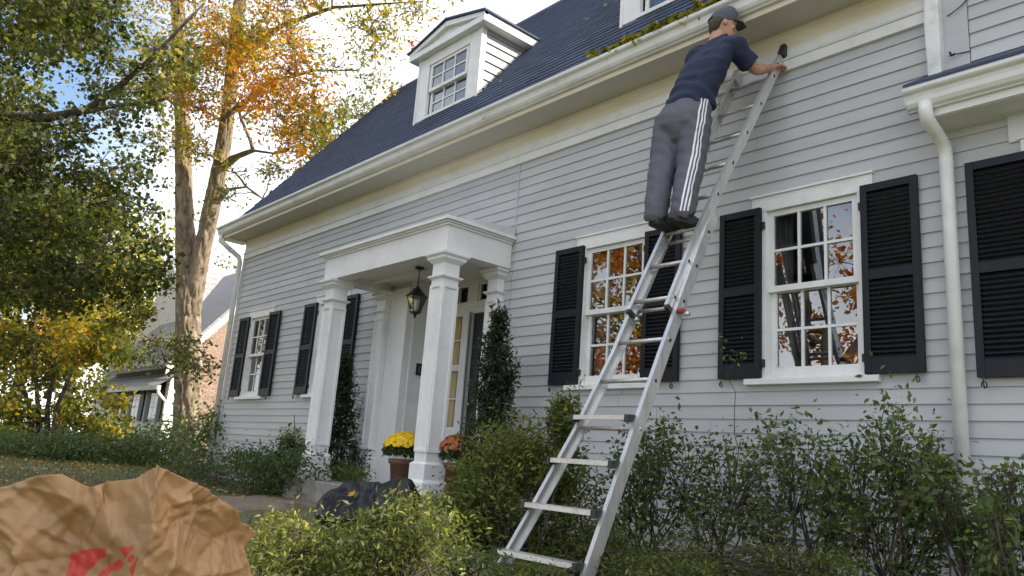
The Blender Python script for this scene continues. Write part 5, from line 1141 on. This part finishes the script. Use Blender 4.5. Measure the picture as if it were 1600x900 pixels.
dense('low_shrub', 'dark low growth under the ladder in front of the wall shrubs', [S(760, 890, -1.7, (.25,.2,.12)), S(845, 908, -2.5, (.2,.14,.07)), S(800, 912, -2.6, (.2,.14,.07)), S(830, 900, -1.75, (.25,.2,.12)), S(890, 890, -1.6, (.25,.2,.12)), S(930, 915, -1.9, (.22,.2,.1)), S(960, 860, -1.5, (.25,.2,.16)), S(1060, 880, -1.5, (.28,.2,.16)), S(1180, 890, -1.45, (.28,.2,.16)), S(1300, 905, -1.4, (.28,.2,.14)), S(1000, 900, -1.9, (.25,.2,.1)), S(1090, 910, -1.8, (.25,.2,.1))], .036, LOLIVE, 82, 1500, .26, .22)
# sunlit low shrubs in the foreground
dense('sunlit_shrub', 'bright sunlit low shrub beside the brown paper bag', [S(455, 845, -4.35, (.12,.11,.10), .15), S(475, 880, -4.4, (.16,.13,.10)), S(440, 900, -4.45, (.13,.12,.09)), S(425, 860, -4.35, (.06,.07,.07), .15)], .026, LOLIVE, 83, 1000, .36, .26)
dense('sunlit_shrub', 'wide sunlit low shrub in front of the black rubbish bag', [S(560, 850, -4.25, (.15,.12,.10)), S(615, 835, -4.2, (.14,.12,.10), .05), S(660, 822, -4.1, (.11,.11,.10), .2), S(600, 890, -3.9, (.22,.16,.11)), S(655, 870, -3.8, (.19,.15,.13)), S(530, 880, -4.0, (.15,.13,.10))], .028, LOLIVE, 84, 1000, .22, .24)
dense('blue_green_plant', 'small blue green leafy plant at the foot of the olive shrub', [S(745, 872, -3.0, (.15,.12,.05)), S(700, 880, -3.1, (.12,.1,.05))], .035, LSHRUB, 85, 350, .35, .15)
# left bed: clipped hedge, hydrangea, boxwood, shrub in front of the trunk
dense('low_hedge', 'low dark green hedge left of the porch slab', [S(470-18*k, 735+rt.normal()*4, -1.05+.02*k, (.55,.42,.24), 0) for k in range(4)] + [S(400, 735, -1.0, (.6,.5,.28)), S(350, 735, -.8, (.7,.5,.28)), S(300, 738, -.5, (.7,.5,.25))], .05, LSHRUB, 86, 1500, .30, .16, LEAF_OVAL)
dense('spreading_shrub', 'open spreading shrub in front of the tall tree trunk', [S(300, 680, .4, (.75,.5,.55), .1), S(250, 690, .6, (.8,.5,.5)), S(345, 660, .1, (.35,.3,.3), .1), S(210, 715, .4, (.9,.5,.35)), S(335, 690, 0, (.5,.4,.4))], .10, LSHRUB, 87, 800, .48, .18, LEAF_OVAL, up=.2, tight=.42)
dense('lawn_edge_shrub', 'dark undergrowth at the far edge of the lawn', [S(200, 705, 3.0, (1.3,.9,.6)), S(150, 700, 1.5, (1.3,.9,.6)), S(95, 695, .5, (1.4,.9,.7)), S(45, 690, 0, (1.4,.9,.8)), S(0, 690, -.6, (1.4,.9,.8)), S(-40, 680, -1, (1.4,.9,.9))], .13, LSHRUB, 88, 1300, .55, .2, LEAF_OVAL, tight=.4)
dense('far_undergrowth', 'dark green undergrowth along the back of the lawn at left', [(P3(px, 703+3*math.sin(px), 17.5), (1.0,.8,.33), 0) for px in range(-20, 260, 34)], .10, LSHRUB, 95, 1000, .32, .2, LEAF_OVAL, tight=.4)
hyd = np.random.default_rng(9); hc = at_y(461, 690, -.75); root = thing('hydrangea_bush', (float(hc[0]), -.75, -1.46), 'pale cream flowering hydrangea beside the left portico column', 'shrub')
Pq, _s_ = clumps(hc+np.array((0, 0, -.20)), (.28, .24, .28), 1400, hyd, 20, .3); V, F, T = leaf_mesh(Pq, .07, hyd, LEAF_OVAL, .4, hyd.random(1400)*.6); fast('leaves', V, F, LSHRUB, root, T)
Pq, _s_ = clumps(hc+np.array((0, 0, .02)), (.27, .22, .13), 1500, hyd, 16, .25); V, F, T = leaf_mesh(Pq, .034, hyd, LEAF_BROAD, .8, hyd.random(1500)); fast('flowers', V, F, leaf_mat('cream_petal', [(0,(.32,.34,.20)),(.5,(.50,.49,.34)),(1,(.60,.58,.46))], .2), root, T)
mb = MB(); [branch_tube(mb, (hc[0], -.75, -1.46), hc+hyd.normal(size=3)*.12, .01, .005, hyd) for k in range(7)]; mb.build('stems', TWIG, root, True)
dense('boxwood', 'small clipped boxwood on the ground behind the left column', [S(535, 738, -.55, (.26,.2,.12)), S(510, 742, -.6, (.2,.2,.12)), S(555, 745, -.6, (.2,.18,.1))], .034, LOLIVE, 89, 700, .35, .2, LEAF_OVAL)
def conifer(label, px, ptop, pbot, y, wpx, seed, n=5200):
    rng = np.random.default_rng(seed); tp = at_y(px, ptop, y); bt = at_y(px, pbot, y); bt = np.array((tp[0]+(bt[0]-tp[0])*.3, y, float(ground_z(tp[0], y)))); tp[1] = y
    root = thing('dwarf_conifer', tuple(map(float, bt)), label, 'conifer', 'conical evergreens flanking the portico'); Hh = tp[2]-bt[2]; d = np.linalg.norm(tp-CAM); R = wpx/2*d/FPX
    MB().tube([bt, bt*.5+tp*.5, tp-np.array((0, 0, .1))], [.03, .02, .005], 8).build('trunk', BARKD, root, True)
    # sprays: short upswept shoots set with scale-leaf slips
    m = 420; u = rng.random(m)**1.15; prof = lambda t: np.clip(1.06-t, 0, 1)*1.5*(.85+.22*np.sin(t*15+seed))*np.clip(.35+t*3, .4, 1)
    a = rng.uniform(0, 6.283, m); rr_ = R*prof(u)*rng.uniform(.55, 1.05, m); P0 = bt[None]+(tp-bt)[None]*u[:, None]+np.stack([np.cos(a)*rr_, np.sin(a)*rr_*.9, np.zeros(m)], 1)
    per = n//m+1; idx = np.repeat(np.arange(m), per); s = np.tile(np.linspace(-.5, 1, per), m); dirn = np.stack([np.cos(a)*.45, np.sin(a)*.45, np.ones(m)], 1); dirn /= np.linalg.norm(dirn, axis=1)[:, None]
    P = P0[idx]+dirn[idx]*(s*.13)[:, None]+rng.normal(size=(len(idx), 3))*.022; T = np.clip(.45+rng.normal(size=len(idx))*.22, 0, 1); V, F, T = leaf_mesh(P, .055, rng, LEAF_SLIM, .1, T, dirn[idx]*.2); fast('foliage', V, F, LCONIF, root, T)
    fill = 1500; u = rng.random(fill); a = rng.uniform(0, 6.283, fill); rr_ = R*prof(u)*np.sqrt(rng.random(fill))*.7; P = bt[None]+(tp-bt)[None]*u[:, None]+np.stack([np.cos(a)*rr_, np.sin(a)*rr_, np.zeros(fill)], 1); V, F, T = leaf_mesh(P, .08, rng, LEAF_OVAL, .1, rng.random(fill)*.3); fast('inner_foliage', V, F, LCONIF, root, T)
conifer('conical evergreen on the right of the portico in front of the grey wall', 780, 490, 740, -.55, 112, 91, 8000)
conifer('conical evergreen behind the left portico column in front of the shutter', 540, 565, 735, -.40, 84, 92, 6000)
# leaf litter heaped in the gutter, and a few leaves on the roof
rg = np.random.default_rng(15); xs = np.concatenate([rg.uniform(-2.6, -.95, 300), rg.normal(-2.0, .25, 200), rg.normal(-1.45, .2, 200)]); hh = .03+.09*np.clip(vnoise(np.stack([xs*2.2, xs*0, xs*0], 1), 8)+.35, 0, 1.2)+rg.random(len(xs))*.03
C = np.stack([xs, -.462+rg.normal(size=len(xs))*.018, 3.235+hh*1.5*(rg.random(len(xs)))], 1); V, F, T = leaf_mesh(C, .085, rg, LEAF_BROAD, .3, np.clip(.42+rg.normal(size=len(xs))*.17, .15, .8)); tag(fast('gutter_leaves', V, F, LTREE, None, T), 'yellow and brown leaves heaped in the gutter above the person', 'leaves', kind='stuff')
C = []
for px, py in ((950, 12), (915, 33), (785, 128), (778, 120), (945, 100), (760, 190), (690, 250)):
    d = ray(px, py); t = (EZ-CAM[2]+ROOF_M*(CAM[1]-EY))/(d[2]-ROOF_M*d[1]); C.append(CAM+d*t+np.array((0, -.03, .02)))
V, F, T = leaf_mesh(np.array(C), .10, rg, LEAF_BROAD, .2, np.full(len(C), .5), np.tile(np.array((0, -1.6, 1.2)), (len(C), 1))); tag(fast('roof_leaves', V, F, LTREE, None, T), 'few pale leaves stuck on the slate-blue shingles', 'leaves', kind='stuff')
